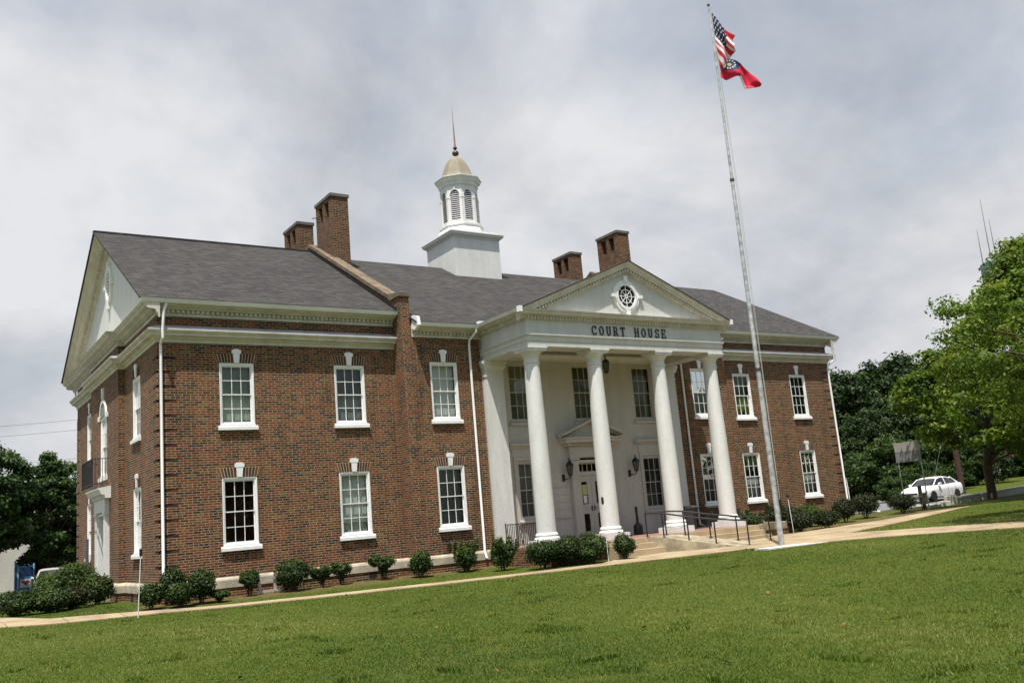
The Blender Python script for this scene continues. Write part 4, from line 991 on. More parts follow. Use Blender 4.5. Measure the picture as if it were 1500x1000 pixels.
strip('walkway_branch', [(23.2, -8.9), (27.2, -8.2), (31, -7.3), (35.2, -6.4), (36.5, -6.15)], [(23.0, -5.1), (25.2, -5.45), (30, -5.6), (34, -5.6), (36.6, -6.1)], WALK, .034)
strip('walkway_lawn', [(21.7, -13.1), (22.8, -16), (24.5, -21), (27, -30)], [(23.35, -8.8), (24.0, -10.6), (25.7, -14.4), (29.8, -24)], WALK)
strip('road', [(36, -.9), (44, -1.0), (50.5, -.6)], [(36, 5.6), (44, 6.0), (50.5, 10)], m_plain('asphalt', (.16, .16, .16), .9, .15, 3, .2), .03, 1.0)
strip('parking_lot', [(-16, 14), (0, 14), (9, 15)], [(-16, 40), (0, 40), (9, 41)], m_plain('asphalt_lot', (.13, .13, .125), .9, .15, 3, .2), .03, 2.0, 12)

# grass blades as one mass
def fast_mesh(name, co, nv_face, mats, tint=None):
    nf = len(co)//nv_face; me = bpy.data.meshes.new(name)
    me.vertices.add(len(co)); me.vertices.foreach_set('co', np.asarray(co, dtype=np.float32).ravel())
    me.loops.add(nf*nv_face); me.loops.foreach_set('vertex_index', np.arange(nf*nv_face, dtype=np.int32))
    me.polygons.add(nf); me.polygons.foreach_set('loop_start', np.arange(0, nf*nv_face, nv_face, dtype=np.int32))
    me.polygons.foreach_set('loop_total', np.full(nf, nv_face, dtype=np.int32))
    if tint is not None:
        a = me.attributes.new('tint', 'FLOAT', 'POINT'); a.data.foreach_set('value', np.repeat(tint, nv_face).astype(np.float32))
    me.materials.append(mats); me.update(calc_edges=True); me.validate(); return me
def in_poly(P, pts):
    x, y = pts[:, 0], pts[:, 1]; c = np.zeros(len(pts), bool); n = len(P); j = n-1
    for i in range(n):
        xi, yi = P[i]; xj, yj = P[j]
        k = ((yi > y) != (yj > y)) & (x < (xj-xi)*(y-yi)/(yj-yi+1e-12)+xi); c ^= k; j = i
    return c
CAM = (-7.326, -32.231, 1.525); YAW = R_(34.218)
def vnoise(x, y, s, seed=0):
    r = np.random.default_rng(seed).random((64, 64)); u, v = x/s, y/s; i, j = np.floor(u).astype(int), np.floor(v).astype(int); fu, fv = u-i, v-j
    fu, fv = fu*fu*(3-2*fu), fv*fv*(3-2*fv); G = lambda a, b: r[a % 64, b % 64]
    return (G(i, j)*(1-fu)+G(i+1, j)*fu)*(1-fv)+(G(i, j+1)*(1-fu)+G(i+1, j+1)*fu)*fv
def blades(n=800000):
    # near the viewer the turf is seen blade by blade, so the density falls with distance
    t = rng.random(n); d = 6.0*(46/6.0)**t; lat = (rng.random(n)*2-1)*1.0*d
    f = np.array([math.sin(YAW), math.cos(YAW)]); r = np.array([math.cos(YAW), -math.sin(YAW)])
    xy = np.array(CAM[:2]) + d[:, None]*f + lat[:, None]*r
    keep = np.ones(n, bool)
    jit = xy + rng.normal(size=xy.shape)*.07
    for P in PATHS: keep &= ~in_poly(P, jit)
    x, y = xy[:, 0], xy[:, 1]
    inside = (x > -.3) & (x < 35.8) & (y > -.05); inside |= (x > 8.8) & (x < 26.7) & (y > -.85); inside |= (x > 12.3) & (x < 25.1) & (y > -5.5)
    inside |= (x < -.3) & (y > 12); bed = (y > -1.9) & (x > -.8) & (x < 26) & (rng.random(n) < .55); bed |= (x > 24) & (x < 36) & (y > -6.0) & (y < -2) & (rng.random(n) < .75); bed |= (x > 9.5) & (x < 15.2) & (y > -6.0) & (rng.random(n) < .6)
    keep &= ~inside & ~bed
    xy, d = xy[keep], d[keep]; x, y = xy[:, 0], xy[:, 1]; n = len(x)
    z = np.array([g(a, b) for a, b in zip(x, y)])
    pn = vnoise(x, y, 1.7, 1)*.6+vnoise(x, y, .5, 2)*.4; pl = vnoise(x, y, 4.5, 3)
    h = (.016+.026*rng.random(n))*(.6+.8*pn); w = .0032+.00019*d*(.6+.8*rng.random(n))
    a = rng.random(n)*2*math.pi; ln = (rng.random(n)*1.1+.2)*h; la = rng.random(n)*2*math.pi
    bare = (vnoise(x, y, .9, 8) > .80) & (vnoise(x, y, .25, 9) > .45) & (rng.random(n) < .75)
    h[bare] *= .35; weed = (vnoise(x, y, .6, 12) > .87); h[weed] *= 1.7; w[weed] *= 2.0
    c = np.stack([x, y, z], 1); px = np.stack([np.cos(a)*w, np.sin(a)*w, np.zeros(n)], 1)
    tip = c + np.stack([np.cos(la)*ln, np.sin(la)*ln, h], 1)
    co = np.stack([c-px, c+px, tip], 1).reshape(-1, 3)
    tint = np.clip(.95*(pl-.5)+.55*(pn-.5)+.40+.32*(rng.random(n)-.5), 0, 1); dry = rng.random(n) < (.015+.05*(pl > .62)); tint[dry] = 1.0
    return fast_mesh('grass', co, 3, m_leaf('grass_blade', (.036, .078, .006), (.094, .146, .014), (.25, .25, .070), .3), tint)
o = bpy.data.objects.new('grass', blades()); C.objects.link(o); o['kind'] = 'stuff'; o['label'] = 'mown green grass of the front lawn'

DRY = m_plain('dry_leaf', (.16, .075, .025), .8, .3, 20)
for i, (px, d) in enumerate([(690, 12.2), (1010, 11.4), (455, 11.0), (1180, 14.0), (900, 15.5), (330, 13.5), (1265, 11.8), (820, 10.6), (1080, 19.0), (610, 18.0)]):
    k = (px-750)/1354.5*d; q = (CAM[0]+math.sin(YAW)*d+math.cos(YAW)*k, CAM[1]+math.cos(YAW)*d-math.sin(YAW)*k)
    mb = MB(); a = .034+.012*(i % 3); mb.add([(-a*1.4, 0, .012), (-a*.3, -a*.7, .0), (a*1.2, 0, .010), (-a*.2, a*.75, .016)], [(0, 1, 2), (0, 2, 3)])
    o = mb.build('fallen_leaf', DRY); o.location = (q[0], q[1], g(*q)+.035); o.rotation_euler = (.2, .3*(-1)**i, i*2.1); tag(o, 'small dry brown leaf lying on the lawn', 'leaf', 'dry leaves scattered on the lawn')
# ------------------------------------------------------------------ foliage
def leaves(clumps, size, lo=.45, up=.35, aspect=.62, spike=0):
    """leaf-sized faces spread through the volume of many clumps: (x,y,z,rx,ry,rz,n)"""
    cs = []; ts = []
    for (cx, cy, cz, rx, ry, rz, n) in clumps:
        v = rng.normal(size=(n, 3)); v /= np.linalg.norm(v, axis=1)[:, None]
        rad = lo + (1-lo)*rng.random(n)**.6; rad *= 1+.10*rng.normal(size=n)
        c = np.array([cx, cy, cz]) + v*rad[:, None]*np.array([rx, ry, rz])
        nrm = v*.8 + rng.normal(size=(n, 3))*.55; nrm[:, 2] += up; nrm /= np.linalg.norm(nrm, axis=1)[:, None]
        ref = rng.normal(size=(n, 3)); a = np.cross(nrm, ref); a /= np.linalg.norm(a, axis=1)[:, None]+1e-9; b = np.cross(nrm, a)
        s = size*(.6+.8*rng.random(n))[:, None]
        q = np.stack([c-a*s*.5, c-b*s*.5*aspect+nrm*s*.10, c+a*s*.5, c+b*s*.5*aspect+nrm*s*.10], 1); cs.append(q.reshape(-1, 3))
        base = rng.random()*.35; ts.append(np.clip(base+rng.random(n)*.55+.15*v[:, 2], 0, 1))
    return np.concatenate(cs), np.concatenate(ts)
def fol(name, clumps, size, mat, parent, **kw):
    co, t = leaves(clumps, size, **kw); me = fast_mesh(name, co, 4, mat, t); o = bpy.data.objects.new(name, me); C.objects.link(o); o.parent = parent; return o
LF_SH = m_leaf('leaf_box_shrub', (.008, .021, .003), (.025, .052, .007), (.085, .115, .020), .18)
LF_LI = m_leaf('leaf_light_shrub', (.014, .034, .005), (.040, .075, .010), (.115, .145, .032), .25)
LF_BR = m_leaf('leaf_bronze_shrub', (.007, .014, .003), (.018, .030, .006), (.060, .052, .016), .18)
LF_TR = m_leaf('leaf_bright_tree', (.034, .072, .005), (.105, .165, .014), (.25, .27, .035), .35)
LF_DK = m_leaf('leaf_dark_tree', (.012, .032, .006), (.034, .072, .013), (.085, .135, .030), .25)
LF_FO = m_leaf('leaf_forest', (.008, .021, .005), (.024, .050, .009), (.064, .092, .018), .22)
LF_FL = m_leaf('leaf_forest_light', (.012, .032, .005), (.036, .072, .010), (.085, .120, .018), .28)
LF_PK = m_leaf('blossom_pink', (.25, .06, .09), (.38, .12, .15), (.5, .22, .24), .2)
def shrub(x, y, r, h, label, mat=LF_SH, form='ball', stem=.25, z=None, n=1500, leaf=.075, group='clipped shrubs round the court house', ry=None):
    z = g(x, y) if z is None else z
    if form != 'spiky': r *= random.uniform(1.0, 1.14); h *= random.uniform(.97, 1.10); stem *= .45
    ry = ry or r
    t = thing('shrub', label, 'shrub', (x, y, z-.03), 0, group)
    if form == 'ball':
        rz = (h-stem*h)/2; c0 = h-rz; cl = [(0, 0, c0, r*.86, ry*.86, rz*.90, n)]
        for k in range(9):
            a = random.random()*6.28; e = random.uniform(-.5, 1.2); q = .55
            cl.append((r*q*math.cos(a)*math.cos(e), ry*q*math.sin(a)*math.cos(e), c0+rz*q*math.sin(e), r*.48, ry*.48, rz*.5, n//9))
    elif form == 'spiky':
        cl = [(0, 0, h*.42, r*.7, ry*.7, h*.34, int(n*.7))]
        for k in range(22):
            a = random.random()*6.28; q = random.uniform(.2, .95); hh = h*random.uniform(.62, 1.0); cl.append((r*q*math.cos(a), ry*q*math.sin(a), hh*.80, .09, .09, hh*.22, n//22))
    else:   # 'double' / irregular: two or three heads on bare stems
        cl = []
        for k in range(5):
            a = k*2.1+random.random(); q = random.uniform(.35, .6); hh = h*random.uniform(.62, .80); cl.append((r*q*math.cos(a), ry*q*math.sin(a), hh, r*.50, ry*.5, h*.24, n//5))
        cl.append((0, 0, h*.45, r*.35, ry*.35, h*.3, n//6))
    fol('foliage', cl, leaf, mat, t, lo=.25, up=.3)
    mb = MB(); nst = 5
    for k in range(nst):
        a = k*6.28/nst+random.random(); q = r*random.uniform(.25, .55)
        mb.tube([(.05*math.cos(a), .05*math.sin(a), -.05), (q*.5*math.cos(a), q*.5*math.sin(a), h*.3), (q*math.cos(a), q*math.sin(a), h*.62)], [.022, .016, .008], 5)
    mb.build('stem', BARK, t); return t
# along the left wing, left to right
S = [(-.55, -1.25, .42, .88, 'round dark shrub leftmost of the group at the left front corner', LF_SH, 'ball'),
     (.28, -1.55, .45, .80, 'squat round shrub in the middle of the group at the left front corner', LF_SH, 'ball'),
     (.98, -1.30, .44, 1.12, 'tall rounded shrub on the right of the group at the left front corner', LF_SH, 'ball'),
     (.25, -.62, .42, 1.15, 'green shrub at the foot of the left corner downspout behind two others', LF_SH, 'ball'),
     (1.50, -1.45, .34, .42, 'low bright sprawling shrub right of the corner group', LF_LI, 'double'),
     (2.70, -.72, .36, .88, 'small upright shrub just left of the broken wooden frame', LF_SH, 'double'),
     (4.15, -.80, .62, 1.08, 'broad domed shrub just right of the broken wooden frame', LF_SH, 'ball'),
     (5.25, -.72, .33, .76, 'small shrub, left one of the touching pair under the brick between the windows', LF_SH, 'double'),
     (5.98, -.72, .36, .82, 'small shrub, right one of the touching pair under the brick between the windows', LF_SH, 'double'),
     (7.60, -.75, .52, .90, 'top heavy shrub under the second lower window of the left wing', LF_SH, 'double'),
     (8.70, -1.55, .42, .92, 'slender shrub standing at the brick pier of the fire wall', LF_SH, 'ball'),
     (10.55, -1.65, .64, 1.28, 'loose spiky shrub under the lower window beside the portico', LF_LI, 'spiky'),
     (11.25, -3.1, .62, 1.32, 'tall spiky shrub at the left corner of the porch', LF_LI, 'spiky'),
     (11.75, -4.9, .68, 1.08, 'wide dense shrub, left half of the mass before the first column', LF_SH, 'ball'),
     (12.75, -5.15, .66, 1.12, 'wide dense shrub, right half of the mass before the first column', LF_SH, 'ball'),
     (13.15, -5.75, .32, .55, 'low straggly shrub with bare pale stems between two larger ones', LF_LI, 'double'),
     (13.55, -5.45, .62, 1.12, 'big domed shrub with a dark hollow left of the porch steps', LF_SH, 'ball'),
     (14.75, -5.85, .40, .95, 'small ball shaped shrub on a stem at the foot of the porch steps', LF_SH, 'ball'),
     (25.2, -5.1, .58, .92, 'dark shrub beside the black headed stake right of the flagpole', LF_BR, 'ball'),
     (25.9, -4.1, .62, 1.15, 'taller dark shrub behind the one at the right stake', LF_BR, 'ball'),
     (26.9, -5.2, .66, .82, 'low wide shrub at the bend of the concrete path', LF_BR, 'ball'),
     (26.4, -3.0, .75, 1.25, 'dark bushy shrub under the right wing between its lower windows', LF_BR, 'ball'),
     (28.4, -3.1, .65, 1.10, 'light green tipped shrub left of the right corner downspout', LF_LI, 'ball'),
     (30.3, -3.6, .55, 1.12, 'narrow dark shrub in front of the right corner of the building', LF_BR, 'ball'),
     (32.3, -3.3, .68, 1.25, 'full dark shrub right of the white downspout elbow', LF_BR, 'ball'),
     (34.4, -3.9, .74, 1.02, 'round dark bronze shrub standing apart on the lawn near the small sign', LF_BR, 'ball')]
for x, y, r, h, lb, mt, fm in S: shrub(x, y, r, h, lb, mt, fm, n=3000 if r > .5 else 2200)
shrub(23.75, -3.9, .60, .70, 'bright green shrub growing in the low planter by the fourth column', LF_LI, 'spiky', z=.28, ry=.8)
shrub(24.35, -2.4, .55, .95, 'taller green shrub at the back of the low planter', LF_LI, 'spiky', z=.28, ry=.9)
for x, y, r, h, lb, mt in ((-3.75, 3.5, .80, .80, 'large round shrub in front at the far left beyond the walk', LF_SH), (-2.75, 3.3, .70, .76, 'second large round shrub from the left beyond the walk', LF_SH),
        (-1.95, 4.1, .68, .86, 'round shrub in the middle of the left side group', LF_BR), (-1.0, 5.2, .60, 1.05, 'shrub of the left side group nearest the side door', LF_SH),
        (-1.45, 9.2, .8, .9, 'tall light green shrub behind the left side group', LF_LI), (-1.25, 8.2, .85, 1.50, 'bright spreading shrub against the side doorway', LF_LI),
        (-5.2, 6.0, .85, .85, 'dark shrub at the left edge behind the round ones', LF_SH), (-1.6, 11.8, .9, 1.3, 'leafy shrub beyond the side doorway', LF_LI)):
    shrub(x, y, r, h, lb, mt, 'ball', stem=.05, n=3600, leaf=.085, group='shrubs along the left side of the building')

def tree(name, x, y, h, R, label, cat, mat, leaf, nclump, per, z0=None, crown_lo=.25, off=(0, 0), group=None, trunk_r=.2, shape='round', parts=True, cr=(.13, .22), seed=None, fork=.22, flat=.62, boughs=()):
    if seed is not None: random.seed(seed)
    z = g(x, y) if z0 is None else z0
    t = thing(name, label, cat, (x, y, z), 0, group)
    cl = []; ends = []
    zc = h*(crown_lo+1)/2; rz = h*(1-crown_lo)/2
    for k in range(nclump):
        while True:
            v = Vector((random.uniform(-1, 1), random.uniform(-1, 1), random.uniform(-1, 1)))
            if .1 < v.length < 1: break
        q = v.normalized()*(v.length**.45)
        wid = 1.0
        if shape == 'cone': wid = min(1.0, 1.22*(1-(q.z*.5+.5))**.95+.08)
        px, py, pz = q.x*R*wid*.88, q.y*R*wid*.88, zc+q.z*rz*.90
        px += off[0]; py += off[1]; s = R*random.uniform(*cr); cl.append((px, py, pz, s, s, s*flat, per)); ends.append((px, py, pz))
    for bx, by, bz in boughs:      # low hanging boughs
        for q in range(3): cl.append((bx+random.uniform(-.5, .6), by+random.uniform(-.6, .6), bz+random.uniform(-.25, .3), .62, .62, .26, int(per*.42)))
        ends.append((bx, by, bz))
    fol('crown', cl, leaf, mat, t, lo=.15, up=.55)
    mb = MB(); f = h*fork
    mb.tube([(0, 0, -.2), (0, 0, .05), (.02, .01, f*.5), (0, .03, f), (off[0]*.3+.05, off[1]*.3, h*.5), (off[0]*.6, off[1]*.6+.05, h*.72)], [trunk_r*1.7, trunk_r*1.15, trunk_r, trunk_r*.9, trunk_r*.5, trunk_r*.12], 12)
    mb.build('trunk', BARK, t, True)
    if parts:
        mb = MB()
        for e in random.sample(ends, min(26, len(ends))):
            hb = random.uniform(f*.8, min(h*.62, max(f, e[2]-.2))); kb = max(0, (hb-f)/h); b = Vector((off[0]*kb*.8, off[1]*kb*.8, hb)); e = Vector(e); m = b.lerp(e, .5)+Vector((0, 0, .12*(e-b).length))
            mb.tube([b, b.lerp(m, .5)+Vector((random.uniform(-.1, .1), random.uniform(-.1, .1), .05)), m, e], [trunk_r*.38, trunk_r*.28, trunk_r*.18, .015], 6)
        mb.build('limb', BARK, t, True)
    return t
tree('shade_tree', 42.9, -3.75, 14.3, 7.0, 'tall bright green broadleaf tree whose trunk stands at the low white wall', 'tree', LF_TR, .23, 300, 150, crown_lo=.07, trunk_r=.23, shape='cone', seed=5, fork=.12, off=(.3, -3.6), cr=(.10, .20), flat=.45, boughs=[(-8.9, -0.9, 5.4), (-8.4, -1.2, 5.1), (-8.0, -1.6, 5.5), (-7.7, -1.6, 4.8), (-7.4, -1.6, 4.0), (-6.6, -1.3, 3.4), (-5.9, -1.3, 3.0), (-7.2, -2.0, 5.0), (-6.1, -2.1, 3.4), (-6.6, -2.2, 4.3), (-5.2, -2.2, 3.1), (-6.0, -2.6, 3.9), (-4.9, -3.0, 3.2), (-4.0, -3.6, 3.3), (-3.2, -3.9, 3.0), (-7.9, -1.8, 6.4), (-7.4, -2.4, 7.4), (-8.3, -1.5, 6.1), (-1.8, -4.0, 3.0), (-5.6, -3.2, 5.0), (-2.6, -3.4, 3.9)])
tree('shade_tree', 28.0, -16.4, 10.2, 5.4, 'leafy tree at the right edge of the photo, crown overhanging the lawn', 'tree', LF_TR, .15, 170, 170, crown_lo=.26, trunk_r=.22, seed=9, fork=.25, cr=(.10, .20), flat=.45)
tree('dark_tree', -3.9, 34.0, 10.3, 4.7, 'big dark green tree at the far left over the white building', 'tree', LF_DK, .24, 150, 320, crown_lo=.16, seed=12, trunk_r=.22, group='dark trees left of the court house')
tree('dark_tree', 1.3, 36.0, 9.3, 3.2, 'dark tree with a pointed top behind the silver car', 'tree', LF_DK, .23, 110, 300, crown_lo=.12, seed=13, trunk_r=.18, group='dark trees left of the court house', shape='cone')
tree('dark_tree', 4.7, 40.5, 9.2, 3.6, 'dark tree half hidden behind the back corner of the brick building', 'tree', LF_DK, .23, 110, 300, crown_lo=.06, seed=14, trunk_r=.18, group='dark trees left of the court house')

# the wood behind the right side: individual trees, copies of three
def copy_tree(o, parent=None):
    c = o.copy(); C.objects.link(c); c.parent = parent
    for ch in list(o.children): copy_tree(ch, c)
    return c
FG = 'trees of the wood beyond the road'
LB = ['dark green tree in the dense wood beyond the road', 'lighter green undergrowth bush at the foot of the wood']
protos = [tree('wood_tree', 0, 0, 14, 5.0, LB[0], 'tree', LF_FO, .42, 85, 150, z0=0, crown_lo=.08, trunk_r=.22, group=FG, seed=20+i, parts=False, cr=(.18, .32)) for i in range(3)]
bush = [tree('wood_bush', 0, 0, 4.6, 2.6, LB[1], 'bush', LF_FL, .22, 50, 190, z0=0, crown_lo=.02, trunk_r=.06, group='bushes at the foot of the wood', seed=30+i, parts=False, cr=(.2, .36)) for i in range(2)]
fwd = Vector((math.sin(YAW), math.cos(YAW))); rgt = Vector((math.cos(YAW), -math.sin(YAW)))
def at(px, d):      # metres to the side and away for a bearing of the wood, as laid out on a plan
    k = (px-750)/1354.5*d*1.0; q = Vector((CAM[0], CAM[1])) + fwd*d + rgt*k; return q.x, q.y
spots = [(1190, 100, 1.0), (1228, 92, .90), (1262, 96, .92), (1296, 94, .97), (1330, 97, .95), (1368, 94, 1.0), (1405, 96, .95), (1440, 98, .92), (1480, 94, .85), (1520, 92, .8), (1560, 95, .9), (1610, 96, 1.0),
         (1215, 112, 1.05), (1250, 114, 1.10), (1285, 112, 1.05), (1322, 114, 1.05), (1360, 115, 1.1), (1420, 114, 1.0), (1240, 78, .55), (1275, 80, .60), (1318, 80, .62), (1352, 78, .55), (1425, 86, .6), (1465, 84, .6), (1505, 86, .6)]
random.seed(3)
for i, (px, d, s) in enumerate(spots):
    p = protos[i % 3]; c = p if i < 3 else copy_tree(p)
    x, y = at(px, d); c.location = (x, y, g(x, y)-.3); c.rotation_euler = (0, 0, random.random()*6.28); k = s*random.uniform(.94, 1.06); c.scale = (k*.95, k*.95, k)
    c['label'] = LB[0]
for i, (x, y, s) in enumerate([(-14, -58, 1.0), (-2, -54, .95), (9, -57, 1.1), (20, -53, .95), (31, -55, 1.05), (44, -50, .95), (52, -40, 1.0), (60, -31, .9), (66, -22, .9), (-24, -46, 1.0)]):
    c = copy_tree(protos[i % 3]); c.name = 'lawn_tree'; c.location = (x, y, g(x, y)-.2); c.rotation_euler = (0, 0, i*1.3); c.scale = (s*1.1, s*1.1, s)
    c['label'] = 'dark tree across the lawn, facing the court house front and mirrored in its panes'; c['group'] = 'trees across the lawn'
for i, (px, d, s) in enumerate([(1262, 70, .8), (1285, 68, 1.0), (1308, 70, .95), (1332, 69, .9), (1352, 70, .85), (1238, 72, .8), (1298, 64, .45), (1276, 62, .40), (1320, 66, .6), (1375, 74, .9), (1462, 82, .7), (1500, 80, .6), (1535, 82, .8)]):
    p = bush[i % 2]; c = p if i < 2 else copy_tree(p)
    x, y = at(px, d); c.location = (x, y, g(x, y)-.2); c.rotation_euler = (0, 0, random.random()*6.28); c.scale = (s, s, s)
cx_, cy_ = at(1427, 73)
t = tree('flowering_tree', cx_, cy_, 3.6, 2.0, 'small pink flowering tree behind the low white wall', 'tree', LF_FO, .16, 40, 170, crown_lo=.05, trunk_r=.07, seed=41, cr=(.22, .36))
fol('blossom', [(random.uniform(-1.6, 1.6), random.uniform(-1.6, .6), random.uniform(1.6, 3.5), .32, .32, .22, 26) for k in range(26)], .10, LF_PK, t, lo=.2)

# ------------------------------------------------------------------ cars
def m_paint(name, col):
    m, nt, b = newmat(name); b.inputs['Base Color'].default_value = (*col, 1); b.inputs['Roughness'].default_value = .42
    b.inputs['Coat Weight'].default_value = .25; b.inputs['Coat Roughness'].default_value = .05; return m
CGL, _n, _b = newmat('car_glass'); _b.inputs['Base Color'].default_value = (.012, .014, .016, 1); _b.inputs['Roughness'].default_value = .05
TYRE = m_plain('tyre', (.015, .015, .015), .85, .1); CHR = m_plain('rim_metal', (.35, .36, .38), .25, .1, 8, 0, .9); HLM = m_plain('headlight_lens', (.42, .45, .48), .15, .1)
def loft(mb, secs):
    n = len(secs[0][1]); vs = []; fs = []
    for x, P in secs: vs += [(x, p[0], p[1]) for p in P]
    for i in range(len(secs)-1):
        for k in range(n): fs.append((i*n+k, i*n+(k+1) % n, (i+1)*n+(k+1) % n, (i+1)*n+k))
    fs.append(tuple(range(n))); fs.append(tuple((len(secs)-1)*n+k for k in range(n))[::-1]); mb.add(vs, fs)
def car(x, y, rz, paint, label, group=None):
    t = thing('parked_car', label, 'car', (x, y, g(x, y)+.03), rz)
    def sec(w, zb, zs, zt, c):   # half width, sill, shoulder, top edge, crown
        h = [(w*.80, zb), (w*.97, zb+.10), (w, zs-.22), (w*.985, zs), (w*.90, zt), (w*.5, zt+c), (0, zt+c*1.2)]
        return h + [(-a, b) for a, b in h[-2::-1]]
    mb = MB()
    loft(mb, [(-2.50, sec(.70, .42, .78, .92, .01)), (-2.42, sec(.84, .30, .85, 1.02, .01)), (-2.0, sec(.92, .22, .90, 1.05, .015)), (-1.3, sec(.945, .20, .93, 1.03, .02)), (0, sec(.95, .19, .90, .99, .02)), (.9, sec(.945, .20, .86, .97, .03)),
              (1.35, sec(.935, .20, .82, .95, .04)), (1.9, sec(.91, .22, .76, .86, .05)), (2.25, sec(.84, .25, .68, .76, .04)), (2.43, sec(.72, .30, .60, .66, .02)), (2.48, sec(.62, .36, .52, .58, .01))])
    b = mb.build('body', paint, t, True)
    mb = MB()
    def gs(wb, wt, zb, zt): h = [(wb, zb), (wt, zt-.03), (wt*.8, zt), (0, zt+.015)]; return h + [(-a, c) for a, c in h[-2::-1]]
    loft(mb, [(-2.05, gs(.74, .60, 1.00, 1.08)), (-1.25, gs(.82, .62, .98, 1.42)), (-.6, gs(.84, .64, .97, 1.485)), (.05, gs(.84, .64, .96, 1.47)), (.40, gs(.83, .62, .96, 1.38)), (1.12, gs(.78, .58, .95, 1.02))])
    mb.build('window_glass', CGL, t, True)
    mb = MB()
    def rs(w, z): h = [(w*1.03, z-.045), (w*.98, z), (w*.7, z+.028), (0, z+.04)]; return h + [(-a, c) for a, c in h[-2::-1]]
    loft(mb, [(-1.30, rs(.62, 1.405)), (-.6, rs(.645, 1.48)), (.05, rs(.645, 1.468)), (.36, rs(.62, 1.395))]); mb.build('roof', paint, t, True)
    for s in (-1, 1):
        for P, r in (([(1.15, s*.80, .97), (.38, s*.635, 1.40)], .035), ([(-1.98, s*.74, 1.05), (-1.28, s*.635, 1.41)], .06), ([(-.32, s*.85, .96), (-.36, s*.655, 1.46)], .03)): MB().tube(P, r, 6).build('pillar', paint, t)
    for s in (-1, 1):
        mb = MB(); mb.add([(.62+.0, s*.92, 1.0), (.80, s*.92, 1.02), (.80, s*1.06, 1.05), (.62, s*1.08, 1.04), (.62, s*.92, 1.12), (.76, s*.93, 1.12), (.76, s*1.05, 1.14), (.62, s*1.07, 1.15)], [(0, 1, 2, 3), (4, 5, 6, 7), (0, 1, 5, 4), (1, 2, 6, 5), (2, 3, 7, 6), (3, 0, 4, 7)]); mb.build('wing_mirror', paint, t)
        mb = MB(); mb.add([(2.10, s*.88, .72), (2.42, s*.66, .66), (2.45, s*.50, .60), (2.47, s*.56, .52), (2.44, s*.74, .54), (2.20, s*.88, .62)], [(0, 1, 2, 3, 4, 5)]); mb.v = [(a+.015, b_*1.015, c+.012) for a, b_, c in mb.v]; mb.build('headlight', HLM, t)
        for xw in (-1.42, 1.50):
            w = MB(); w.lathe([(.20, -.11), (.31, -.11), (.335, -.08), (.335, .08), (.31, .11), (.20, .11)], n=28).build('tyre', TYRE, None, True)
            wo = C.objects[-1]
            wh = thing_part('wheel', t); wo.parent = wh
            wh.matrix_local = Matrix.Translation((xw, s*.875, .335)) @ Matrix.Rotation(math.pi/2, 4, 'X')
            mb = MB(); mb.lathe([(.05, -.06), (.05, .115*1), (.0, .118)], n=12); mb.lathe([(.205, -.10), (.225, -.10), (.225, .10), (.205, .10)], n=24)
            for q in range(5):
                a = q*2*math.pi/5
                for e in (-1, 1): mb.box(-.028, .028, .04, .21, e*.085-.015, e*.085+.015); k_ = len(mb.v)-8; mb.v[k_:] = [(vx*math.cos(a)-vy*math.sin(a), vx*math.sin(a)+vy*math.cos(a), vz) for vx, vy, vz in mb.v[k_:]]
            mb.build('rim', CHR, wh)
    mb = MB(); mb.box(2.475, 2.50, -.40, .40, .50, .60); mb.box(2.44, 2.475, -.50, .50, .30, .38); mb.build('grille', BLK, t)
    mb = MB()
    for xa in (-.36, .75, -1.30):
        for s in (-1, 1): mb.box(xa-.006, xa+.006, s*.948, s*.956, .30, .90)
    mb.build('door_gap', BLK, t)
    return t
def thing_part(name, parent):
    o = bpy.data.objects.new(name, None); C.objects.link(o); o.parent = parent; o.empty_display_size = .1; return o
car(44.7, .95, math.atan2(-.07, -1), m_paint('white_car_paint', (.88, .88, .88)), 'white four door sedan on the road behind the low white wall').scale = (.93, .93, .95)
car(.35, 27.0, math.atan2(-1, -.13), m_paint('silver_car_paint', (.42, .40, .36)), 'silver car facing the viewer in front of the white side building')
car(5.0, 33.0, math.atan2(-1, -.05), m_paint('dark_car_paint', (.05, .055, .06)), 'dark car half hidden right of the silver one')

# ------------------------------------------------------------------ small things on the right
PSTEEL = m_plain('galvanised', (.36, .38, .38), .5, .12, 5, 0, .3)
t = thing('road_sign', 'back of a big two panel grey road sign on two metal posts', 'road sign', (36.3, -3.6, g(36.3, -3.6)))
dv = Vector((36.06-35.9, -4.37+3.03, 0)).normalized(); nv = Vector((-dv.y, dv.x, 0)); w = 1.32
def along(a, o, z): q = Vector((35.93-36.3, -3.0+3.6, 0)) + dv*a + nv*o; return (q.x, q.y, z)
gz_ = g(36.3, -3.6)
for a in (.06, w-.06): mb = MB(); mb.tube([along(a, 0, -.1), along(a, 0, 3.5)], .035, 6); mb.build('post', PSTEEL, t)
for z0, z1, c in ((2.98, 3.46, (.30, .30, .285)), (2.45, 2.96, (.19, .19, .195))):
    mb = MB(); P = [along(-.02, -.04, 0), along(w+.02, -.04, 0), along(w+.02, -.06, 0), along(-.02, -.06, 0)]; mb.xyprism([(p[0], p[1]) for p in P], z0, z1); mb.build('sign_panel', m_plain('sign_back', c, .6, .06), t)
t = thing('small_sign', 'narrow brown sign seen from behind near the round bronze shrub', 'sign', (35.3, -4.4, g(35.3, -4.4)))
MB().tube([(0, 0, -.1), (0, 0, 1.25)], .03, 6).build('post', BLK, t)
for s in (-1, 1): MB().box(s*.09-.07, s*.09+.07, -.03, -.01, .68, 1.22).build('board', m_plain('brown_board', (.12, .085, .06), .8, .15), t)
MASON = m_white('white_masonry', (.56, .53, .46), (.25, .22, .17), .8)
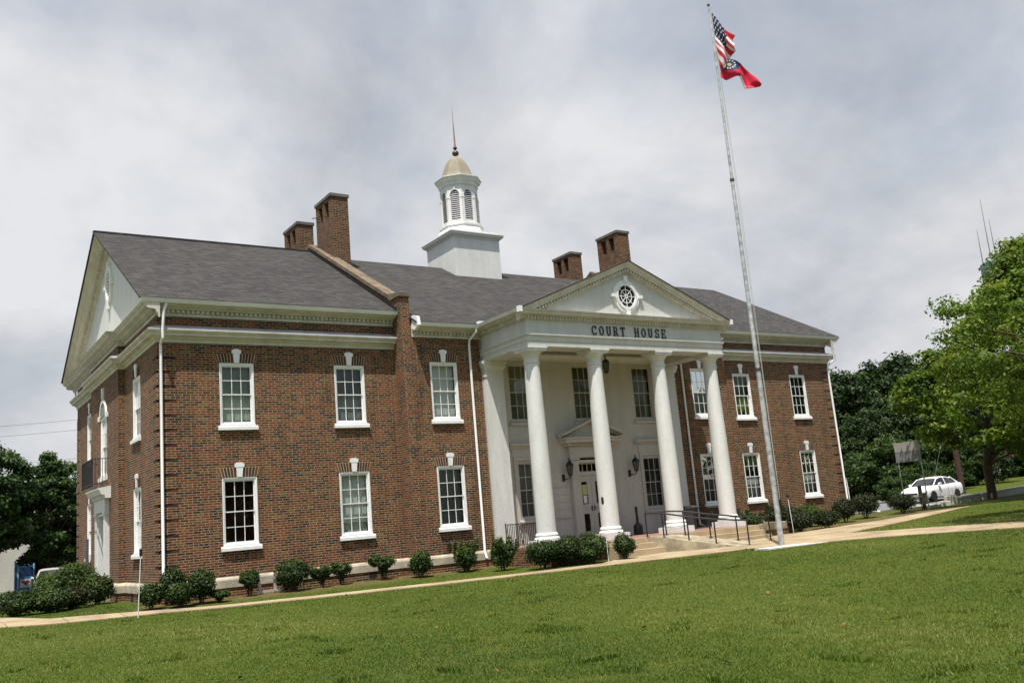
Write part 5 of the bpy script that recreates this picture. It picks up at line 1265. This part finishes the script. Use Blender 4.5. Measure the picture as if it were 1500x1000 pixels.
def lowwall(x0, y0, x1, y1, h, label, capend=None):
    d = Vector((x1-x0, y1-y0)); L = d.length; z0, z1 = g(x0, y0), g(x1, y1)
    t = thing('low_wall', label, 'wall', (x0, y0, z0), math.atan2(d.y, d.x)); dz = z1-z0
    mb = MB(); n = max(2, int(L/1.2))
    for i in range(n):
        a, b = L*i/n, L*(i+1)/n-.004; za, zb_ = dz*i/n, dz*(i+1)/n
        mb.add([(a, -.15, za-.3), (b, -.15, zb_-.3), (b, .15, zb_-.3), (a, .15, za-.3), (a, -.15, za+h), (b, -.15, zb_+h), (b, .15, zb_+h), (a, .15, za+h)], [(0, 3, 2, 1), (4, 5, 6, 7), (0, 1, 5, 4), (1, 2, 6, 5), (2, 3, 7, 6), (3, 0, 4, 7)])
    mb.build('wall_body', MASON, t)
    mb = MB(); mb.add([(0, -.19, h+.003), (L, -.19, dz+h+.003), (L, .19, dz+h+.003), (0, .19, h+.003), (0, -.19, h+.07), (L, -.19, dz+h+.07), (L, .19, dz+h+.07), (0, .19, h+.07)], [(0, 3, 2, 1), (4, 5, 6, 7), (0, 1, 5, 4), (1, 2, 6, 5), (2, 3, 7, 6), (3, 0, 4, 7)]); mb.build('coping', m_plain('coping_white', (.62, .61, .57), .8, .2), t)
    if capend is not None: MB().box(capend-.25, capend+.25, -.25, .25, -.3, h+.18).build('end_pier', MASON, t, bevel=.03)
lowwall(37.2, -2.4, 38.6, -3.55, .10, 'short white wall with rounded end pier in front of the sedan', math.hypot(1.4, 1.15))
lowwall(39.6, -3.3, 58, -2.2, .28, 'long low white wall running to the right edge behind the tree trunk', 0)
t = thing('utility_box', 'small beige utility box by the short white wall', 'utility box', (36.9, -3.5, g(36.9, -3.5)))
MB().box(-.17, .17, -.15, .15, .25, .82).build('box_body', m_plain('beige_metal', (.20, .17, .12), .7, .12), t, bevel=.02); MB().box(-.06, .06, -.06, .06, -.1, .25).build('post', BLK, t)
MB().box(-.12, .12, -.16, -.151, .3, .76).build('box_door', m_plain('beige_metal_dark', (.15, .125, .085), .7, .12), t)
x, y = 50.6, 2.55
t = thing('utility_pole', 'brown wooden utility pole behind the rear of the white sedan', 'utility pole', (x, y, g(x, y)))
MB().tube([(0, 0, -.2), (0, 0, 4), (0, 0, 6.4)], [.20, .17, .15], 12).build('pole', m_plain('pole_wood', (.055, .030, .020), .95, .25, 5), t, True)
MB().box(-1.0, 1.0, -.06, .06, 5.9, 6.02).build('crossarm', BARK, t); MB().tube([(-.15, 0, 5.6), (-1.6, 1.2, .1)], .007, 4).build('guy_wire', PSTEEL, t)
def pst(name, px, d, h, label, cat, r=.05, extra=None, mat=STK):
    x, y = at(px, d); t = thing(name, label, cat, (x, y, g(x, y))); MB().tube([(0, 0, -.1), (0, 0, h)], r, 8).build('post', mat, t); return t, x, y
pst('white_post', 1490, 58.5, 2.3, 'white metal post standing on the grass beyond the low wall', 'post', .06, mat=PSTEEL)
t, x, y = pst('street_sign', 1503, 60, 2.2, 'green street name sign on a thin post at the right edge', 'street sign', .03, mat=PSTEEL)
mb = MB(); mb.box(-.42, .42, -.012, .012, 2.2, 2.42); o = mb.build('sign_plate', m_plain('sign_green', (.01, .12, .06), .5, .1), t); o.rotation_euler = (0, 0, -.9)
# small siding clad shed past the right end
t = thing('shed', 'small beige siding clad shed past the right end of the building', 'shed', (35.9, 1.2, g(36.6, 1.2)))
mb = MB()
for k in range(13): mb.box(0, 1.05, 0, 1.6, .05+k*.14, .05+k*.14+.128)
mb.box(.015, 1.03, .015, 1.58, -.4, 1.86); mb.build('siding_wall', m_plain('beige_siding', (.36, .31, .22), .7, .1), t)
MB().box(-.06, 1.2, -.12, 1.7, 1.87, 1.97).build('roof', m_plain('shed_roof', (.30, .30, .29), .7, .1), t)
MB().tube([(1.16, -.1, 1.86), (1.2, -.12, .1)], .03, 6).build('corner_pipe', WFR, t); MB().box(.99, 1.04, -.03, -.001, 0, 1.85).build('corner_board', WFR, t)

# water tower with three antennas, far away
t = thing('water_tower', 'pale blue water tank with three thin antennas above the trees at right', 'water tower', (240.2, 94.9, g(246, 90)))
TW = m_plain('tower_blue', (.17, .26, .30), .5, .1, .3)
tz = 55.3-g(246, 90)
MB().lathe([(.4, tz-4), (3.4, tz-2.6), (4.6, tz-1), (4.6, tz+2.8), (4.2, tz+3.2), (2.5, tz+4.0), (.3, tz+4.3)], n=32).build('tank', TW, t, True)
MB().tube([(0, 0, 0), (0, 0, tz-3.5)], 1.0, 12).build('riser', TW, t)
for k in range(6): a = k*math.pi/3; MB().tube([(6*math.cos(a), 6*math.sin(a), 0), (4.3*math.cos(a), 4.3*math.sin(a), tz-1)], .35, 6).build('leg', TW, t)
for dx, h in ((-4.2, 9.5), (-1.8, 18.0), (-.4, 12.0)):
    b = (dx*.83, -dx*.56, tz+3.0)
    MB().tube([b, (b[0], b[1], b[2]+h)], [.16, .05], 5).build('antenna', m_plain('antenna_red', (.22, .15, .15), .6, .1), t)

# ------------------------------------------------------------------ left background
t = thing('side_building', 'plain white walled commercial building with dark glass front at the far left', 'building', (.9, 40.3, g(0, 40)))
MB().box(-16, 0, 0, 12, -.3, 4.4).build('wall', m_white('white_wall', (.74, .71, .62), (.5, .47, .4), .5), t)
MB().box(0.01, 9, 2.0, 12, -.3, 4.2).build('glass_front', CGL, t); MB().box(-16.2, 9.2, -.3, 12.2, 4.42, 4.8).build('roof', STONE, t)
for x in (.06, 1.6, 3.2, 4.8, 6.4): MB().box(x, x+.10, 1.85, 1.99, -.3, 4.2).build('mullion', BLK, t)
for x in (2.3, 5.5): MB().box(x-.09, x+.09, -.1, .1, -.3, 4.4).build('porch_post', WFR, t)
t = thing('vending_machine', 'blue and white drinks machine standing against the white side building', 'vending machine', (.28, 39.55, g(0, 39)), -.10)
BLU = m_plain('machine_blue', (.03, .17, .42), .4, .1); BLD = m_plain('machine_navy', (.015, .04, .11), .3, .1); WHM = m_plain('machine_white', (.68, .72, .76), .4, .05)
MB().box(-.62, .62, -.35, .35, 0, 1.95).build('cabinet', BLU, t, bevel=.02); MB().box(-.44, .56, -.372, -.351, .06, 1.88).build('white_frame', WHM, t)
MB().box(-.36, .50, -.39, -.373, .12, 1.80).build('front_panel', BLU, t); MB().box(-.28, .42, -.405, -.391, 1.10, 1.66).build('display_window', BLD, t)
MB().box(-.28, .42, -.405, -.391, .32, .88).build('label_panel', WHM, t)
mb = MB(); mb.xzprism([(-.12, .66), (.28, .66), (.08, .42)], -.409, -.4055); mb.box(-.2, .34, -.41, -.4055, .661, .74); mb.build('emblem', m_plain('emblem_red', (.35, .05, .06), .5, .1), t)
t = thing('stone_bench', 'pale low stone bench behind the left side shrubs', 'bench', (-.75, 19.2, g(-.7, 19.2)), -.25)
MB().box(-.62, .62, -.22, .22, .42, .54).build('seat', STONE, t, bevel=.02)
for s in (-1, 1): MB().box(s*.42-.09, s*.42+.09, -.16, .16, -.05, .418).build('leg', STONE, t)
def wire(label, p0, p1, sag=.4, r=.013):
    P = [Vector(p0).lerp(Vector(p1), i/16)-Vector((0, 0, 4*sag*(i/16)*(1-i/16))) for i in range(17)]
    o = Vector(P[0]); mb = MB(); mb.tube([p-o for p in P], r, 4); w = mb.build('power_line', BLK, None); w.location = o; tag(w, label, 'cable', 'overhead cables at the left')
f0 = Vector((-12, 65, 12.2)); f1 = Vector((22, 49, 13.3))
wire('topmost thin overhead cable left of the building', f0+Vector((0, 0, .9)), f1+Vector((0, 0, .9)))
wire('second thin overhead cable left of the building', f0, f1)
wire('lowest faint overhead cable left of the building', f0+Vector((0, 0, -2.4)), f1+Vector((0, 0, -2.6)))

# ------------------------------------------------------------------ camera
P_ = dict(yaw=34.218, pitch=10.782, roll=-4.923, f=1354.524)
y_, pi_, r_ = (R_(P_[k]) for k in ('yaw', 'pitch', 'roll'))
F = Vector((math.sin(y_)*math.cos(pi_), math.cos(y_)*math.cos(pi_), math.sin(pi_))); Rt = Vector((math.cos(y_), -math.sin(y_), 0)); U = Rt.cross(F)
r2 = math.cos(r_)*Rt + math.sin(r_)*U; u2 = -math.sin(r_)*Rt + math.cos(r_)*U
cam = bpy.data.cameras.new('camera'); co = bpy.data.objects.new('camera', cam); C.objects.link(co)
mw = Matrix(((r2.x, u2.x, -F.x, CAM[0]), (r2.y, u2.y, -F.y, CAM[1]), (r2.z, u2.z, -F.z, CAM[2]), (0, 0, 0, 1))); co.matrix_world = mw
cam.sensor_width = 36; cam.lens = 36*P_['f']/1500; cam.clip_end = 3000; cam.clip_start = .1
bpy.context.scene.camera = co

# ------------------------------------------------------------------ light and sky
SD = Vector((-.95, -1.0, 3.7)).normalized()
sl = bpy.data.lights.new('sun', 'SUN'); sl.energy = 5.0; sl.angle = R_(.6); sl.color = (1, .955, .88)
so = bpy.data.objects.new('sun', sl); C.objects.link(so); so.rotation_euler = SD.to_track_quat('Z', 'Y').to_euler(); so.location = (0, -20, 60)
w = bpy.data.worlds.new('World'); bpy.context.scene.world = w; w.use_nodes = True; nt = w.node_tree
bg = nt.nodes['Background']; sky = nt.nodes.new('ShaderNodeTexSky'); sky.sky_type = 'NISHITA'; sky.sun_disc = False
sky.sun_elevation = math.asin(SD.z); sky.sun_rotation = math.atan2(SD.x, SD.y); sky.air_density = 1.3; sky.dust_density = 2.5
tc = nt.nodes.new('ShaderNodeTexCoord'); sp = nt.nodes.new('ShaderNodeSeparateXYZ'); nt.links.new(tc.outputs['Generated'], sp.inputs[0])
den = mth(nt, 'ADD', mth(nt, 'MAXIMUM', sp.outputs[2], 0), .55)
cb = nt.nodes.new('ShaderNodeCombineXYZ'); nt.links.new(mth(nt, 'DIVIDE', sp.outputs[0], den), cb.inputs[0]); nt.links.new(mth(nt, 'DIVIDE', sp.outputs[1], den), cb.inputs[1])
def cn(scale, detail, rough, dist, off):
    mp = nt.nodes.new('ShaderNodeMapping'); mp.inputs['Location'].default_value = off; nt.links.new(cb.outputs[0], mp.inputs[0])
    n = N(nt, 'ShaderNodeTexNoise', Scale=scale, Detail=detail, Roughness=rough, Distortion=dist); nt.links.new(mp.outputs[0], n.inputs['Vector']); return n.outputs['Fac']
cover = cn(1.9, 9, .55, .2, (3.1, 1.2, 0)); shade = cn(2.6, 12, .58, .15, (9.1, 4.2, 2))
fac = ramp(nt, cover, [(.36, (.66, .66, .66)), (.50, (.98, .98, .98))])
hx = mth(nt, 'ADD', mth(nt, 'MULTIPLY', sp.outputs[0], .56), mth(nt, 'MULTIPLY', sp.outputs[1], .83))
bank = ramp(nt, mth(nt, 'ADD', hx, mth(nt, 'MULTIPLY', mth(nt, 'SUBTRACT', cover, .5), .5)), [(.12, (.22, .22, .22)), (.42, (1, 1, 1))])
fac = mix(nt, 1, fac, bank, 'MULTIPLY')
cloud = ramp(nt, shade, [(.30, (.36, .375, .41)), (.45, (.485, .497, .525)), (.60, (.625, .63, .645))])
skyc = nt.nodes.new('ShaderNodeVectorMath'); skyc.operation = 'SCALE'; skyc.inputs[3].default_value = .10; nt.links.new(sky.outputs[0], skyc.inputs[0])
nt.links.new(mix(nt, fac, skyc.outputs[0], cloud), bg.inputs[0]); bg.inputs[1].default_value = 1.0
sc = bpy.context.scene
sc.view_settings.view_transform = 'Standard'; sc.view_settings.look = 'None'; sc.view_settings.gamma = 1; sc.view_settings.exposure = .36
sc.cycles.max_bounces = 6; sc.cycles.transparent_max_bounces = 12
